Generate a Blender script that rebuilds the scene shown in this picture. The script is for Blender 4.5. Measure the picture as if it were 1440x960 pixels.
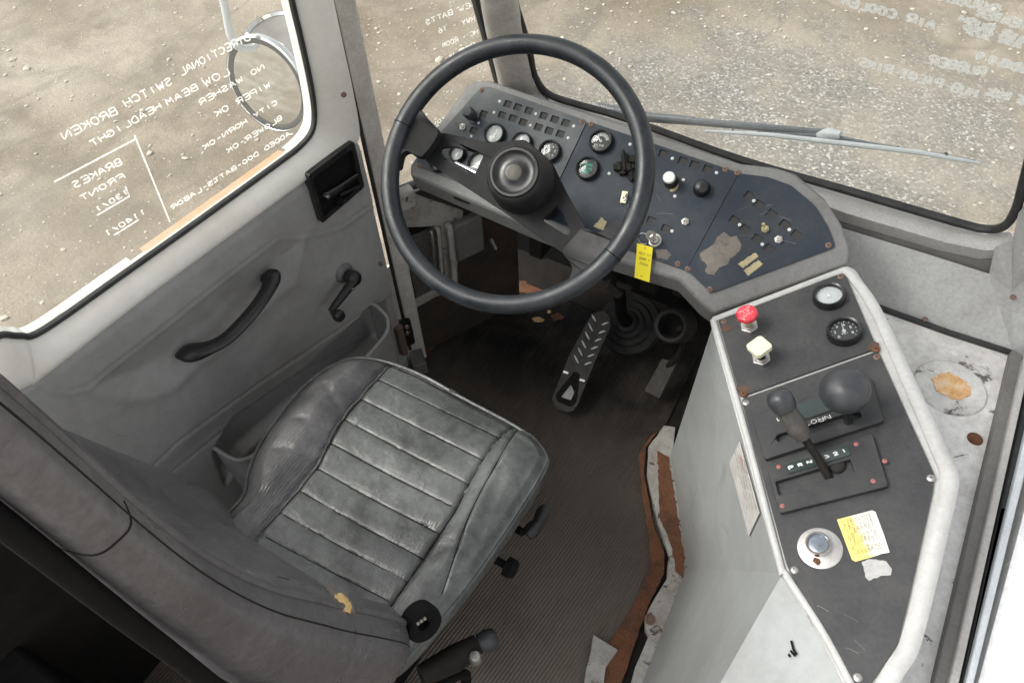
import bpy, bmesh, math, random
import numpy as np
from mathutils import Vector, Matrix
from mathutils.geometry import tessellate_polygon
random.seed(7); np.random.seed(7)
for o in list(bpy.data.objects): bpy.data.objects.remove(o)
S = bpy.context.scene; COL = S.collection

# ------------------------------------------------------------------ camera
W_, H_, FPX = 1440., 960., 1040.
yaw = math.radians(33.5); CAM = Vector((0, 0, 1.72))
c_ = Vector((45, -850, 1040)).normalized()
head = Vector((-math.sin(yaw), math.cos(yaw), 0))
Fw = Vector((0, 0, -1)) * c_[2] + head * math.sqrt(1 - c_[2]**2)
R0 = Fw.cross(Vector((0, 0, 1))).normalized(); U0 = R0.cross(Fw)
rho = -math.asin(c_[0] / math.hypot(c_[0], c_[1]))
Rt = R0 * math.cos(rho) + U0 * math.sin(rho); Up = U0 * math.cos(rho) - R0 * math.sin(rho)
cd = bpy.data.cameras.new('camera'); cam = bpy.data.objects.new('camera', cd); COL.objects.link(cam)
m = Matrix((Rt, Up, -Fw)).transposed().to_4x4(); m.translation = CAM; cam.matrix_world = m
cd.sensor_fit = 'HORIZONTAL'; cd.sensor_width = 36; cd.lens = 36 * FPX / W_
cd.clip_start = 0.02; cd.clip_end = 2000; S.camera = cam
cd.dof.use_dof = False
# ------------------------------------------------------------------ light
SUN_EL, SUN_AZ = math.radians(48), math.radians(238)      # azimuth clockwise from +Y (seen from above)
w = bpy.data.worlds.new("World"); S.world = w; w.use_nodes = True
nt = w.node_tree; bgn = nt.nodes['Background']; sky = nt.nodes.new('ShaderNodeTexSky')
sky.sky_type = 'NISHITA'; sky.sun_disc = False; sky.sun_elevation = SUN_EL; sky.sun_rotation = SUN_AZ
sky.dust_density = 4.0; sky.ozone_density = 1.0; sky.air_density = 1.0
hsv = nt.nodes.new('ShaderNodeHueSaturation'); hsv.inputs['Saturation'].default_value = 0.16
nt.links.new(sky.outputs[0], hsv.inputs['Color']); nt.links.new(hsv.outputs[0], bgn.inputs[0])
bgn.inputs[1].default_value = 0.15
sd = bpy.data.lights.new('sun', 'SUN'); sun = bpy.data.objects.new('sun', sd); COL.objects.link(sun)
sd.energy = .95; sd.angle = math.radians(24); sd.color = (1, .965, .91)
sdir = Vector((math.sin(SUN_AZ) * math.cos(SUN_EL), math.cos(SUN_AZ) * math.cos(SUN_EL), math.sin(SUN_EL)))
sun.rotation_euler = (-sdir).to_track_quat('-Z', 'Y').to_euler()
S.view_settings.view_transform = 'Standard'; S.view_settings.look = 'None'
S.view_settings.exposure = 1.15; S.view_settings.gamma = 1
S.render.engine = 'CYCLES'; S.cycles.max_bounces = 8; S.cycles.transparent_max_bounces = 12

# ------------------------------------------------------------------ surveying: a line of sight met with a real plane
def hit(x, y, p0, n):
    r = Rt * (x - 720) + Up * (480 - y) + Fw * FPX
    n = Vector(n); return CAM + r * (n.dot(Vector(p0) - CAM) / n.dot(r))
class Frame:
    def __init__(s, o, u, n):
        s.o = Vector(o); s.n = Vector(n).normalized(); u = Vector(u); s.u = (u - s.n * u.dot(s.n)).normalized()
        s.v = s.n.cross(s.u)
        s.M = Matrix((s.u, s.v, s.n)).transposed().to_4x4(); s.M.translation = s.o
    def px(s, x, y, h=0):
        p = hit(x, y, s.o + s.n * h, s.n) - s.o
        return Vector((p.dot(s.u), p.dot(s.v)))
    def pts(s, l, h=0): return [s.px(x, y, h) for x, y in l]
    def w(s, a, b, c=0): return s.o + s.u * a + s.v * b + s.n * c
    def at(s, a, b, c=0, ang=0): return s.M @ Matrix.Translation((a, b, c)) @ Matrix.Rotation(ang, 4, 'Z')

# ------------------------------------------------------------------ materials
def C4(c): return (c[0], c[1], c[2], 1)
class NT:
    def __init__(s, name):
        s.m = bpy.data.materials.new(name); s.m.use_nodes = True; s.t = s.m.node_tree
        s.b = s.t.nodes['Principled BSDF']; s.tc = s.t.nodes.new('ShaderNodeTexCoord')
    def n(s, ty, **k):
        x = s.t.nodes.new(ty)
        for a, v in k.items():
            if a.startswith('i_'): x.inputs[a[2:].replace('_', ' ')].default_value = v
            else: setattr(x, a, v)
        return x
    def l(s, a, b): s.t.links.new(a, b)
    def coord(s, scale=(1, 1, 1), kind='Object'):
        mp = s.n('ShaderNodeMapping'); mp.inputs['Scale'].default_value = scale
        s.l(s.tc.outputs[kind], mp.inputs[0]); return mp.outputs[0]
    def noise(s, sc, det=6, rough=.6, co=None, dist=0):
        x = s.n('ShaderNodeTexNoise'); x.inputs['Scale'].default_value = sc; x.inputs['Detail'].default_value = det
        x.inputs['Roughness'].default_value = rough; x.inputs['Distortion'].default_value = dist
        s.l(co or s.coord(), x.inputs['Vector']); return x.outputs['Fac']
    def ramp(s, fac, stops):
        x = s.n('ShaderNodeValToRGB'); e = x.color_ramp.elements
        while len(e) < len(stops): e.new(.5)
        for i, (p, c) in enumerate(stops):
            e[i].position = p; e[i].color = C4(c) if hasattr(c, '__len__') else (c, c, c, 1)
        s.l(fac, x.inputs[0]); return x.outputs[0]
    def mix(s, fac, a, b, mode='MIX'):
        x = s.n('ShaderNodeMix', data_type='RGBA', blend_type=mode)
        for v, i in ((fac, 0), (a, 6), (b, 7)):
            if hasattr(v, 'node'): s.l(v, x.inputs[i])
            else: x.inputs[i].default_value = v if i == 0 else C4(v)
        return x.outputs[2]
    def bump(s, h, strength=.3, dist=.002, prev=None):
        x = s.n('ShaderNodeBump'); x.inputs['Strength'].default_value = strength; x.inputs['Distance'].default_value = dist
        s.l(h, x.inputs['Height'])
        if prev: s.l(prev, x.inputs['Normal'])
        return x.outputs[0]
def paint(name, col, rough=.5, dirt=(.3, .26, .2), amt=.4, scale=9, bump=.15, bs=400, spec=.5, metal=0, fine=.12, chip=None, chipamt=.7, rvar=.12, stretch=(1, 1, 1)):
    t = NT(name); co = t.coord(stretch)
    d = t.ramp(t.noise(scale, 8, .68, co, .3), [(.42, 0.), (.75, 1.)])
    m1 = t.n('ShaderNodeMath', operation='MULTIPLY'); t.l(d, m1.inputs[0]); m1.inputs[1].default_value = amt
    c = t.mix(m1.outputs[0], col, dirt)
    g = t.ramp(t.noise(scale * 14, 5, .7, co), [(.3, 1 - fine * 1.6), (.7, 1 + fine)])
    c = t.mix(1., c, g, 'MULTIPLY')
    if chip:
        k = t.ramp(t.noise(scale * 2.2, 9, .75, co, .6), [(chipamt, 0.), (chipamt + .03, 1.)])
        c = t.mix(k, c, chip)
    t.l(c, t.b.inputs['Base Color'])
    r = t.ramp(t.noise(scale * 1.7, 6, .6, co), [(.3, max(.05, rough - rvar)), (.7, min(1, rough + rvar))])
    t.l(r, t.b.inputs['Roughness']); t.b.inputs['Metallic'].default_value = metal
    t.b.inputs['Specular IOR Level'].default_value = spec
    if bump: t.l(t.bump(t.noise(bs, 3, .6), bump, .001), t.b.inputs['Normal'])
    return t.m
MT = {}
MT['door'] = paint('door_vinyl', (.375, .37, .36), .48, (.17, .155, .14), .62, 3.4, .10, 900, fine=.05)
MT['doorwhite'] = paint('door_enamel', (.84, .82, .755), .38, (.55, .48, .37), .5, 4.5, .04, 300, fine=.03)
MT['post'] = paint('post_enamel', (.66, .63, .58), .5, (.25, .20, .16), .55, 14, .1, 300, chip=(.12, .10, .085), chipamt=.66)
MT['chipped'] = paint('chipped_white', (.40, .39, .36), .55, (.13, .095, .07), .8, 16, .2, 300, chip=(.07, .05, .04), chipamt=.58)
MT['pan'] = paint('pan_white', (.70, .69, .66), .5, (.30, .275, .25), .8, 6, .2, 250, chip=(.10, .09, .08), chipamt=.585)
MT['shelf'] = paint('shelf_grey', (.40, .40, .385), .5, (.24, .23, .21), .5, 10, .1, 300)
MT['recess'] = paint('recess_grey', (.17, .165, .155), .65, (.09, .085, .08), .6, 12, .15, 300, stretch=(1, 1, 4))
MT['sill'] = paint('sill_grey', (.40, .39, .37), .45, (.26, .25, .23), .5, 14, .08, 300)
MT['cside'] = paint('console_enamel', (.36, .375, .37), .42, (.235, .23, .215), .75, 3.5, .06, 500, fine=.05, chip=(.2, .17, .15), chipamt=.80)
MT['crim'] = paint('console_rim', (.47, .47, .455), .5, (.28, .27, .25), .5, 10, .1, 300, fine=.07)
MT['cplate'] = paint('console_plate', (.036, .037, .039), .55, (.075, .072, .068), .7, 11, .3, 900, spec=.4)
MT['dashd'] = paint('dusty_glare_dash_plate', (.042, .052, .062), .46, (.11, .11, .105), .7, 7, .12, 900, spec=.35, chip=(.17, .17, .16), chipamt=.76)  # greyer copy of the dash plate: dust plus glare put into the colour
MT['dash'] = paint('dash_plate', (.017, .026, .040), .5, (.060, .064, .066), .6, 8, .12, 900, spec=.28, chip=(.16, .155, .14), chipamt=.79)
MT['lip'] = paint('dash_lip', (.17, .17, .165), .5, (.10, .095, .09), .5, 9, .2, 900)
MT['wheel'] = paint('wheel_rubber', (.011, .014, .017), .36, (.05, .055, .06), .6, 22, .25, 900, rvar=.15)
MT['hub'] = paint('hub_plastic', (.015, .015, .0155), .55, (.04, .038, .036), .6, 26, .2, 900, spec=.3)
MT['window'] = paint('blank_window', (.026, .026, .025), .7, (.05, .046, .04), .6, 60, 0)
MT['blk2'] = paint('plate_black', (.009, .009, .010), .6, (.02, .02, .02), .5, 14, .1, 900, spec=.22)
MT['black'] = paint('black_plastic', (.012, .012, .013), .34, (.035, .035, .035), .6, 30, .1, 900)
MT['gate'] = paint('gate_plastic', (.026, .027, .028), .5, (.06, .058, .055), .7, 18, .2, 900)
MT['blackm'] = paint('black_matte', (.007, .007, .007), .85, (.015, .013, .011), .6, 20, .2, 500, spec=.15)
MT['dark'] = paint('dirty_black_metal', (.012, .011, .010), .75, (.035, .025, .018), .7, 12, .3, 300, spec=.25)
MT['seal'] = paint('rubber_seal', (.016, .017, .017), .6, (.05, .05, .045), .6, 30, .2, 500)
MT['knob'] = paint('knob_rubber', (.035, .038, .042), .42, (.075, .075, .075), .6, 30, .1, 900)
MT['handle'] = paint('worn_grip', (.055, .052, .048), .6, (.13, .12, .105), .8, 24, .2, 600)
MT['chrome'] = paint('chrome', (.75, .75, .76), .14, (.35, .33, .3), .4, 60, 0, metal=1, rvar=.06)
MT['steel'] = paint('dull_steel', (.50, .49, .46), .38, (.25, .22, .19), .6, 60, .1, 600, metal=.9)
MT['wsteel'] = paint('brushed_washer', (.55, .54, .52), .42, (.3, .28, .26), .5, 60, .1, 600, metal=.7)
MT['rust'] = paint('rust', (.155, .062, .026), .85, (.035, .022, .017), .9, 14, .6, 300, fine=.3, chip=(.17, .085, .045), chipamt=.62)
MT['rustscrew'] = paint('rusty_screw', (.15, .085, .06), .75, (.30, .27, .24), .6, 200, .3, 600)
MT['mirror'] = paint('mirror_silver', (.86, .87, .87), .03, (.8, .8, .8), .1, 10, 0, metal=1, rvar=.01, fine=0)
MT['extwhite'] = paint('outer_white', (.82, .82, .80), .35, (.7, .68, .64), .3, 6, 0)
MT['orange'] = paint('orange_streak', (.55, .30, .16), .6, (.5, .42, .33), .8, 30, 0)
MT['red'] = paint('red_plastic', (.62, .035, .055), .35, (.66, .13, .15), .5, 60, 0)
MT['cream'] = paint('cream_plastic', (.80, .78, .52), .4, (.7, .66, .45), .4, 50, 0)
MT['yellow'] = paint('yellow_tag', (.85, .72, .02), .45, (.8, .66, .05), .4, 50, 0, fine=.03)
MT['dialw'] = paint('pale_dial', (.50, .53, .53), .5, (.42, .44, .44), .5, 60, 0, fine=.03)
MT['dialb'] = paint('black_dial', (.02, .025, .024), .5, (.03, .03, .03), .5, 60, 0)
MT['print'] = paint('white_print', (.70, .71, .68), .6, (.55, .55, .53), .5, 100, 0)
MT['green'] = paint('green_print', (.05, .34, .25), .6, (.05, .3, .22), .5, 100, 0)
MT['foam'] = paint('foam', (.62, .40, .15), .9, (.75, .62, .42), .8, 60, .6, 200)
MT['residue'] = paint('tape_residue', (.17, .15, .125), .8, (.075, .07, .065), .9, 26, .3, 300, chip=(.04, .045, .05), chipamt=.6)
MT['tan'] = paint('yellow_smear', (.42, .36, .20), .7, (.25, .22, .14), .8, 60, 0)
MT['decal'] = paint('worn_decal', (.56, .55, .52), .6, (.40, .37, .34), .8, 30, .1, 300, fine=.2)
MT['pink'] = paint('pink_screw', (.35, .12, .11), .6, (.25, .2, .18), .5, 100, 0)
MT['ink'] = paint('ink', (.10, .09, .06), .7, (.2, .18, .12), .5, 100, 0)
MT['wiper'] = paint('wiper_grey', (.07, .085, .10), .45, (.14, .155, .17), .6, 40, .1, 500)
MT['lite'] = paint('pale_metal', (.55, .58, .60), .4, (.4, .42, .44), .6, 40, .1, 500)
MT['glassdark'] = paint('dark_window', (.03, .045, .042), .2, (.05, .06, .058), .5, 30, 0)
MT['bootgrey'] = paint('rubber_boot', (.009, .0085, .008), .8, (.025, .021, .018), .8, 20, .3, 400)
MT['grime'] = paint('grimy_wall', (.030, .026, .022), .7, (.10, .055, .035), .8, 9, .4, 200, chip=(.26, .25, .23), chipamt=.70)
MT['belt'] = paint('woven_belt', (.016, .016, .016), .9, (.03, .03, .03), .6, 300, .5, 700)
def glass_mat(name, tint, film=.04):
    t = NT(name); t.t.nodes.remove(t.b); out = [n for n in t.t.nodes if n.type == 'OUTPUT_MATERIAL'][0]
    tr = t.n('ShaderNodeBsdfTransparent'); tr.inputs[0].default_value = C4(tint)
    gl = t.n('ShaderNodeBsdfGlossy'); gl.inputs['Roughness'].default_value = .02
    df = t.n('ShaderNodeBsdfTranslucent'); df.inputs[0].default_value = (.75, .73, .68, 1)
    lw = t.n('ShaderNodeLayerWeight'); pw = t.n('ShaderNodeMath', operation='POWER'); t.l(lw.outputs['Facing'], pw.inputs[0]); pw.inputs[1].default_value = 5
    fr = t.n('ShaderNodeMath', operation='MULTIPLY_ADD'); t.l(pw.outputs[0], fr.inputs[0]); fr.inputs[1].default_value = .8; fr.inputs[2].default_value = .03
    f = t.ramp(t.noise(3.5, 8, .7), [(.35, film * .4), (.8, film * 1.8)])
    a = t.n('ShaderNodeMixShader'); t.l(f, a.inputs[0]); t.l(tr.outputs[0], a.inputs[1]); t.l(df.outputs[0], a.inputs[2])
    b = t.n('ShaderNodeMixShader'); t.l(fr.outputs[0], b.inputs[0]); t.l(a.outputs[0], b.inputs[1]); t.l(gl.outputs[0], b.inputs[2])
    t.l(b.outputs[0], out.inputs[0]); return t.m
MT['glass'] = glass_mat('window_glass', (.96, .97, .95), .06)
MT['lens'] = glass_mat('gauge_lens', (.97, .97, .97), .05)
def chalk_mat():
    t = NT('chalk'); t.t.nodes.remove(t.b); out = [n for n in t.t.nodes if n.type == 'OUTPUT_MATERIAL'][0]
    tl = t.n('ShaderNodeBsdfTranslucent'); tl.inputs[0].default_value = (1, 1, .98, 1); df = t.n('ShaderNodeBsdfDiffuse'); df.inputs[0].default_value = (.9, .89, .85, 1)
    a = t.n('ShaderNodeMixShader'); a.inputs[0].default_value = .3; t.l(tl.outputs[0], a.inputs[1]); t.l(df.outputs[0], a.inputs[2])
    tr = t.n('ShaderNodeBsdfTransparent'); b = t.n('ShaderNodeMixShader'); t.l(t.ramp(t.noise(160, 4, .8), [(.32, .35), (.60, .95)]), b.inputs[0])
    t.l(tr.outputs[0], b.inputs[1]); t.l(a.outputs[0], b.inputs[2]); t.l(b.outputs[0], out.inputs[0]); return t.m
MT['chalk'] = chalk_mat()
def leather(name, col, hi, wr=.5, sc=36, big=.55):
    t = NT(name); co = t.coord()
    a = t.noise(7, 7, .65, co, .4)
    c = t.mix(t.ramp(a, [(.35, 0.), (.68, 1.)]), col, hi)
    b = t.noise(90, 6, .75, co, .5)
    c = t.mix(t.ramp(b, [(.35, .35), (.6, 0.)]), c, (.02, .02, .02))
    t.l(c, t.b.inputs['Base Color'])
    t.l(t.ramp(t.noise(16, 6, .7, co), [(.3, .22), (.7, .44)]), t.b.inputs['Roughness'])
    wv = t.n('ShaderNodeTexWave', wave_type='BANDS', bands_direction='X'); wv.inputs['Scale'].default_value = sc; wv.inputs['Distortion'].default_value = 7
    wv.inputs['Detail'].default_value = 4; wv.inputs['Detail Scale'].default_value = 1.6; t.l(t.coord((1, .5, 1)), wv.inputs['Vector'])
    mk = t.ramp(t.noise(5, 3, .5, co), [(.42, 0.), (.62, 1.)])
    mm = t.n('ShaderNodeMath', operation='MULTIPLY'); t.l(wv.outputs['Fac'], mm.inputs[0]); t.l(mk, mm.inputs[1])
    n0 = t.bump(t.noise(13, 4, .5, co, .6), big, .009)
    n1 = t.bump(mm.outputs[0], wr, .0016, n0)
    n2 = t.bump(b, .35, .0012, n1)
    vo = t.n('ShaderNodeTexVoronoi', feature='DISTANCE_TO_EDGE'); vo.inputs['Scale'].default_value = 260; t.l(co, vo.inputs['Vector'])
    n3 = t.bump(vo.outputs['Distance'], .25, .0008, n2)
    t.l(n3, t.b.inputs['Normal']); return t.m
MT['seatm'] = leather('seat_leather', (.048, .051, .050), (.175, .182, .179), .12, 60)
MT['bolster'] = leather('bolster_leather', (.050, .051, .053), (.165, .16, .163), .42, 62)
MT['back'] = leather('back_leather', (.098, .094, .097), (.150, .146, .149), .06, 36, .16)
def mat_floor():
    t = NT('ribbed_mat'); co = t.coord()
    wv = t.n('ShaderNodeTexWave', wave_type='BANDS', bands_direction='X'); wv.inputs['Scale'].default_value = 40; wv.inputs['Distortion'].default_value = .12
    mp = t.n('ShaderNodeMapping'); mp.inputs['Rotation'].default_value = (0, 0, math.radians(6)); t.l(t.tc.outputs['Object'], mp.inputs[0]); t.l(mp.outputs[0], wv.inputs['Vector'])
    d = t.noise(5, 9, .72, co, .5)
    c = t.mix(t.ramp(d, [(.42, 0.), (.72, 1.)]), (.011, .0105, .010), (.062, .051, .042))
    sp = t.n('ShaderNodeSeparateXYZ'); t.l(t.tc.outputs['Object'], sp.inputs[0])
    k1 = t.n('ShaderNodeMapRange'); k1.inputs[1].default_value = 1.15; k1.inputs[2].default_value = .55; t.l(sp.outputs[1], k1.inputs[0])   # brown dirt fading out forwards, with the footwell shade painted into the colour
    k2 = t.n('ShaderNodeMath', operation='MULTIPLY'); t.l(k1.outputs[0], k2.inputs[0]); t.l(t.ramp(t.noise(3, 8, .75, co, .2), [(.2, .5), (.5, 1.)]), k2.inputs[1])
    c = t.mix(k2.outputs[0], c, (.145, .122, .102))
    c = t.mix(t.ramp(t.noise(38, 8, .8, co), [(.63, 0.), (.75, .7)]), c, (.17, .13, .10))
    c = t.mix(t.ramp(t.noise(7.5, 7, .7, t.coord((1, 1.2, 1)), .3), [(.66, 0.), (.74, .7)]), c, (.11, .045, .022))
    c = t.mix(t.ramp(t.noise(260, 2, .5, co), [(.70, 0.), (.76, .8)]), c, (.30, .28, .25))
    t.l(c, t.b.inputs['Base Color']); t.b.inputs['Roughness'].default_value = .8; t.b.inputs['Specular IOR Level'].default_value = .22
    t.l(t.bump(t.noise(120, 5, .7), .3, .002, t.bump(wv.outputs['Fac'], .6, .003)), t.b.inputs['Normal']); return t.m
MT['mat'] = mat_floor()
def mat_ground():
    t = NT('gravel_ground'); co = t.coord()
    a = t.noise(.55, 8, .6, co, .2); b = t.noise(2.1, 9, .66, co, .15); g = t.noise(70, 6, .75, co)
    c = t.mix(t.ramp(a, [(.33, 0.), (.66, 1.)]), (.205, .166, .120), (.38, .335, .272))
    c = t.mix(t.ramp(b, [(.36, .75), (.56, 0.)]), c, (.150, .120, .090))
    c = t.mix(t.ramp(t.noise(.9, 3, .5, t.coord((1, .35, 1)), .8), [(.47, 0.), (.50, .55), (.53, 0.)]), c, (.17, .145, .115))
    c = t.mix(1., c, t.ramp(g, [(.25, .62), (.5, .98), (.75, 1.3)]), 'MULTIPLY')
    # greyer crushed stone ahead of the van
    sx = t.n('ShaderNodeSeparateXYZ'); t.l(t.tc.outputs['Object'], sx.inputs[0])
    gm = t.n('ShaderNodeMapping'); gm.inputs['Location'].default_value = (.6, -3.9, 0); t.l(t.tc.outputs['Object'], gm.inputs[0])
    ln = t.n('ShaderNodeVectorMath', operation='LENGTH'); t.l(gm.outputs[0], ln.inputs[0])
    ad = t.n('ShaderNodeMath', operation='MULTIPLY_ADD'); t.l(b, ad.inputs[0]); ad.inputs[1].default_value = 3.2; t.l(ln.outputs['Value'], ad.inputs[2])
    k = t.ramp(ad.outputs[0], [(.0, 1.), (1., 0.)])
    mr = t.n('ShaderNodeMapRange'); mr.inputs[1].default_value = 2.3; mr.inputs[2].default_value = 3.5; mr.inputs[3].default_value = 1; mr.inputs[4].default_value = 0
    t.l(ad.outputs[0], mr.inputs[0])
    vo = t.n('ShaderNodeTexVoronoi'); vo.inputs['Scale'].default_value = 75; t.l(co, vo.inputs['Vector'])
    vc = t.n('ShaderNodeSeparateColor'); t.l(vo.outputs['Color'], vc.inputs[0])
    sp = t.ramp(vc.outputs[0], [(0, (.13, .13, .13)), (.55, (.25, .24, .22)), (.85, (.33, .31, .29)), (.97, (.62, .61, .58))])
    fm = t.n('ShaderNodeMath', operation='MULTIPLY'); t.l(mr.outputs[0], fm.inputs[0]); fm.inputs[1].default_value = .8
    c = t.mix(fm.outputs[0], c, sp)
    v2 = t.n('ShaderNodeTexVoronoi'); v2.inputs['Scale'].default_value = 34; v2.inputs['Randomness'].default_value = 1; t.l(co, v2.inputs['Vector'])
    v2c = t.n('ShaderNodeSeparateColor'); t.l(v2.outputs['Color'], v2c.inputs[0])
    peb = t.ramp(v2.outputs['Distance'], [(.16, 1.), (.24, 0.)])
    sel = t.ramp(v2c.outputs[1], [(.72, 0.), (.76, 1.)])
    pm = t.n('ShaderNodeMath', operation='MULTIPLY'); t.l(peb, pm.inputs[0]); t.l(sel, pm.inputs[1])
    c = t.mix(pm.outputs[0], c, t.ramp(v2c.outputs[2], [(0, (.20, .18, .16)), (.5, (.42, .38, .32)), (1, (.62, .58, .50))]))
    t.l(c, t.b.inputs['Base Color']); t.b.inputs['Roughness'].default_value = .95; t.b.inputs['Specular IOR Level'].default_value = .2
    n1 = t.bump(b, .5, .10); n2 = t.bump(g, .5, .008, n1); t.l(t.bump(pm.outputs[0], .6, .015, n2), t.b.inputs['Normal']); return t.m
MT['ground'] = mat_ground()
MT['stone'] = paint('pale_stone', (.52, .48, .41), .9, (.28, .24, .19), .8, 7, .3, 60)

# ------------------------------------------------------------------ object helpers
WM = {}
def thing(name, label, cat, loc=(0, 0, 0), group=None, kind=None):
    o = bpy.data.objects.new(name, None); COL.objects.link(o); o.location = loc; o.empty_display_size = .05
    o['label'] = label; o['category'] = cat
    if group: o['group'] = group
    WM[o] = Matrix.Translation(loc); return o
def tag(o, label, cat, group=None):
    o['label'] = label; o['category'] = cat
    if group: o['group'] = group
    return o
def struct(o): o['kind'] = 'structure'; return o
def stuff(o): o['kind'] = 'stuff'; return o
def obj(name, bm, mat, parent=None, M=None, smooth=False, bevel=0, seg=2, label=None, mesh=None):
    if mesh is None:
        if M is None:
            vs = [v.co for v in bm.verts]
            lo = Vector([min(v[i] for v in vs) for i in range(3)]); hi = Vector([max(v[i] for v in vs) for i in range(3)])
            cc = (lo + hi) / 2; bm.transform(Matrix.Translation(-cc)); M = Matrix.Translation(cc)
        bmesh.ops.recalc_face_normals(bm, faces=bm.faces)
        mesh = bpy.data.meshes.new(name); bm.to_mesh(mesh); bm.free()
        mesh.materials.append(MT[mat] if isinstance(mat, str) else mat)
        if smooth:
            for p in mesh.polygons: p.use_smooth = True
            if smooth != 'all': mesh.set_sharp_from_angle(angle=math.radians(smooth if isinstance(smooth, (int, float)) and smooth > 1 else 40))
    o = bpy.data.objects.new(name, mesh); COL.objects.link(o)
    if bevel:
        b = o.modifiers.new('edge', 'BEVEL'); b.width = bevel; b.segments = seg; b.limit_method = 'ANGLE'; b.angle_limit = math.radians(35)
        if not smooth:
            for p in mesh.polygons: p.use_smooth = True
            mesh.set_sharp_from_angle(angle=math.radians(60))
    WM[o] = M.copy()
    if parent: o.parent = parent; o.matrix_local = WM[parent].inverted() @ M
    else: o.matrix_local = M
    if label: o['label'] = label
    return o
def copy_part(src, parent, M):
    c = src.copy(); COL.objects.link(c); c.parent = parent; c.matrix_local = WM[parent].inverted() @ M; WM[c] = M.copy()
    return c
def BM(): return bmesh.new()
def box(bm, a, b, M=None):
    vs = [Vector((x, y, z)) for x in (a[0], b[0]) for y in (a[1], b[1]) for z in (a[2], b[2])]
    if M: vs = [M @ v for v in vs]
    v = [bm.verts.new(p) for p in vs]
    for f in ((0, 1, 3, 2), (4, 6, 7, 5), (0, 4, 5, 1), (2, 3, 7, 6), (0, 2, 6, 4), (1, 5, 7, 3)): bm.faces.new([v[i] for i in f])
    return bm
def extrude_poly(bm, pts, vec):
    """pts: 3-D outline; vec: the thickness"""
    vec = Vector(vec); a = [bm.verts.new(Vector(p)) for p in pts]; b = [bm.verts.new(Vector(p) + vec) for p in pts]
    n = len(pts)
    for i in range(n): bm.faces.new((a[i], a[(i + 1) % n], b[(i + 1) % n], b[i]))
    tr = tessellate_polygon([[Vector(p) for p in pts]])
    for t in tr:
        try: bm.faces.new([a[i] for i in t])
        except ValueError: pass
        try: bm.faces.new([b[i] for i in reversed(t)])
        except ValueError: pass
    bmesh.ops.dissolve_limit(bm, angle_limit=.001, verts=bm.verts, edges=bm.edges)
    return bm
def plate(outer, holes=(), t=.004, z=0):
    """plate in the XY plane with cut-out holes: top at z, bottom at z-t"""
    bm = BM(); loops = [list(outer)] + [list(h) for h in holes]
    flat = [Vector((p[0], p[1], 0)) for l in loops for p in l]
    A = [bm.verts.new((p.x, p.y, z)) for p in flat]; B = [bm.verts.new((p.x, p.y, z - t)) for p in flat]
    k = 0
    for l in loops:
        n = len(l)
        for i in range(n): bm.faces.new((A[k + i], A[k + (i + 1) % n], B[k + (i + 1) % n], B[k + i]))
        k += n
    tr = tessellate_polygon([[Vector((p[0], p[1], 0)) for p in l] for l in loops])
    for q in tr:
        try: bm.faces.new([A[i] for i in q]); bm.faces.new([B[i] for i in reversed(q)])
        except ValueError: pass
    return bm
def tube(bm, pts, r, seg=10, caps=True, closed=False, flat=None):
    pts = [Vector(p) for p in pts]; n = len(pts); rr = r if hasattr(r, '__len__') else [r] * n
    rings = []; prev = None
    for i, p in enumerate(pts):
        if closed: d = pts[(i + 1) % n] - pts[i - 1]
        else: d = pts[min(i + 1, n - 1)] - pts[max(i - 1, 0)]
        d.normalize()
        if prev is None: a = d.orthogonal().normalized() if flat is None else (Vector(flat[0]) - d * d.dot(Vector(flat[0]))).normalized()
        else:
            a = prev - d * prev.dot(d); a.normalize()
        if flat is not None: a = (Vector(flat[0]) - d * d.dot(Vector(flat[0]))).normalized()
        prev = a; b = d.cross(a); k2 = flat[1] if flat is not None else 1
        rings.append([bm.verts.new(p + a * math.cos(t) * rr[i] + b * math.sin(t) * rr[i] * k2) for t in [2 * math.pi * j / seg for j in range(seg)]])
    for i in range(n if closed else n - 1):
        A, B = rings[i], rings[(i + 1) % n]
        for j in range(seg): bm.faces.new((A[j], A[(j + 1) % seg], B[(j + 1) % seg], B[j]))
    if caps and not closed: bm.faces.new(rings[0][::-1]); bm.faces.new(rings[-1])
    return bm
def lathe(bm, prof, seg=24, M=None, ang0=0):
    """profile of (r, z) round local Z"""
    rings = []
    for r, z in prof:
        if r < 1e-6:
            p = Vector((0, 0, z)); rings.append([bm.verts.new(M @ p if M else p)])
        else:
            l = []
            for j in range(seg):
                t = ang0 + 2 * math.pi * j / seg; p = Vector((r * math.cos(t), r * math.sin(t), z)); l.append(bm.verts.new(M @ p if M else p))
            rings.append(l)
    for A, B in zip(rings, rings[1:]):
        if len(A) == 1 and len(B) == 1: continue
        for j in range(seg):
            k = (j + 1) % seg
            if len(A) == 1: bm.faces.new((A[0], B[j], B[k]))
            elif len(B) == 1: bm.faces.new((A[j], A[k], B[0]))
            else: bm.faces.new((A[j], A[k], B[k], B[j]))
    return bm
def smooth_path(pts, n=8, closed=False):
    P_ = [Vector(p) for p in pts]; out = []; N = len(P_)
    rng = range(N) if closed else range(N - 1)
    for i in rng:
        g = (lambda k: P_[k % N]) if closed else (lambda k: P_[max(0, min(N - 1, k))])
        a, b, c, d = g(i - 1), g(i), g(i + 1), g(i + 2)
        for j in range(n):
            t = j / n
            out.append(.5 * ((2 * b) + (c - a) * t + (2 * a - 5 * b + 4 * c - d) * t * t + (3 * b - a - 3 * c + d) * t**3))
    if not closed: out.append(P_[-1])
    return out
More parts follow.
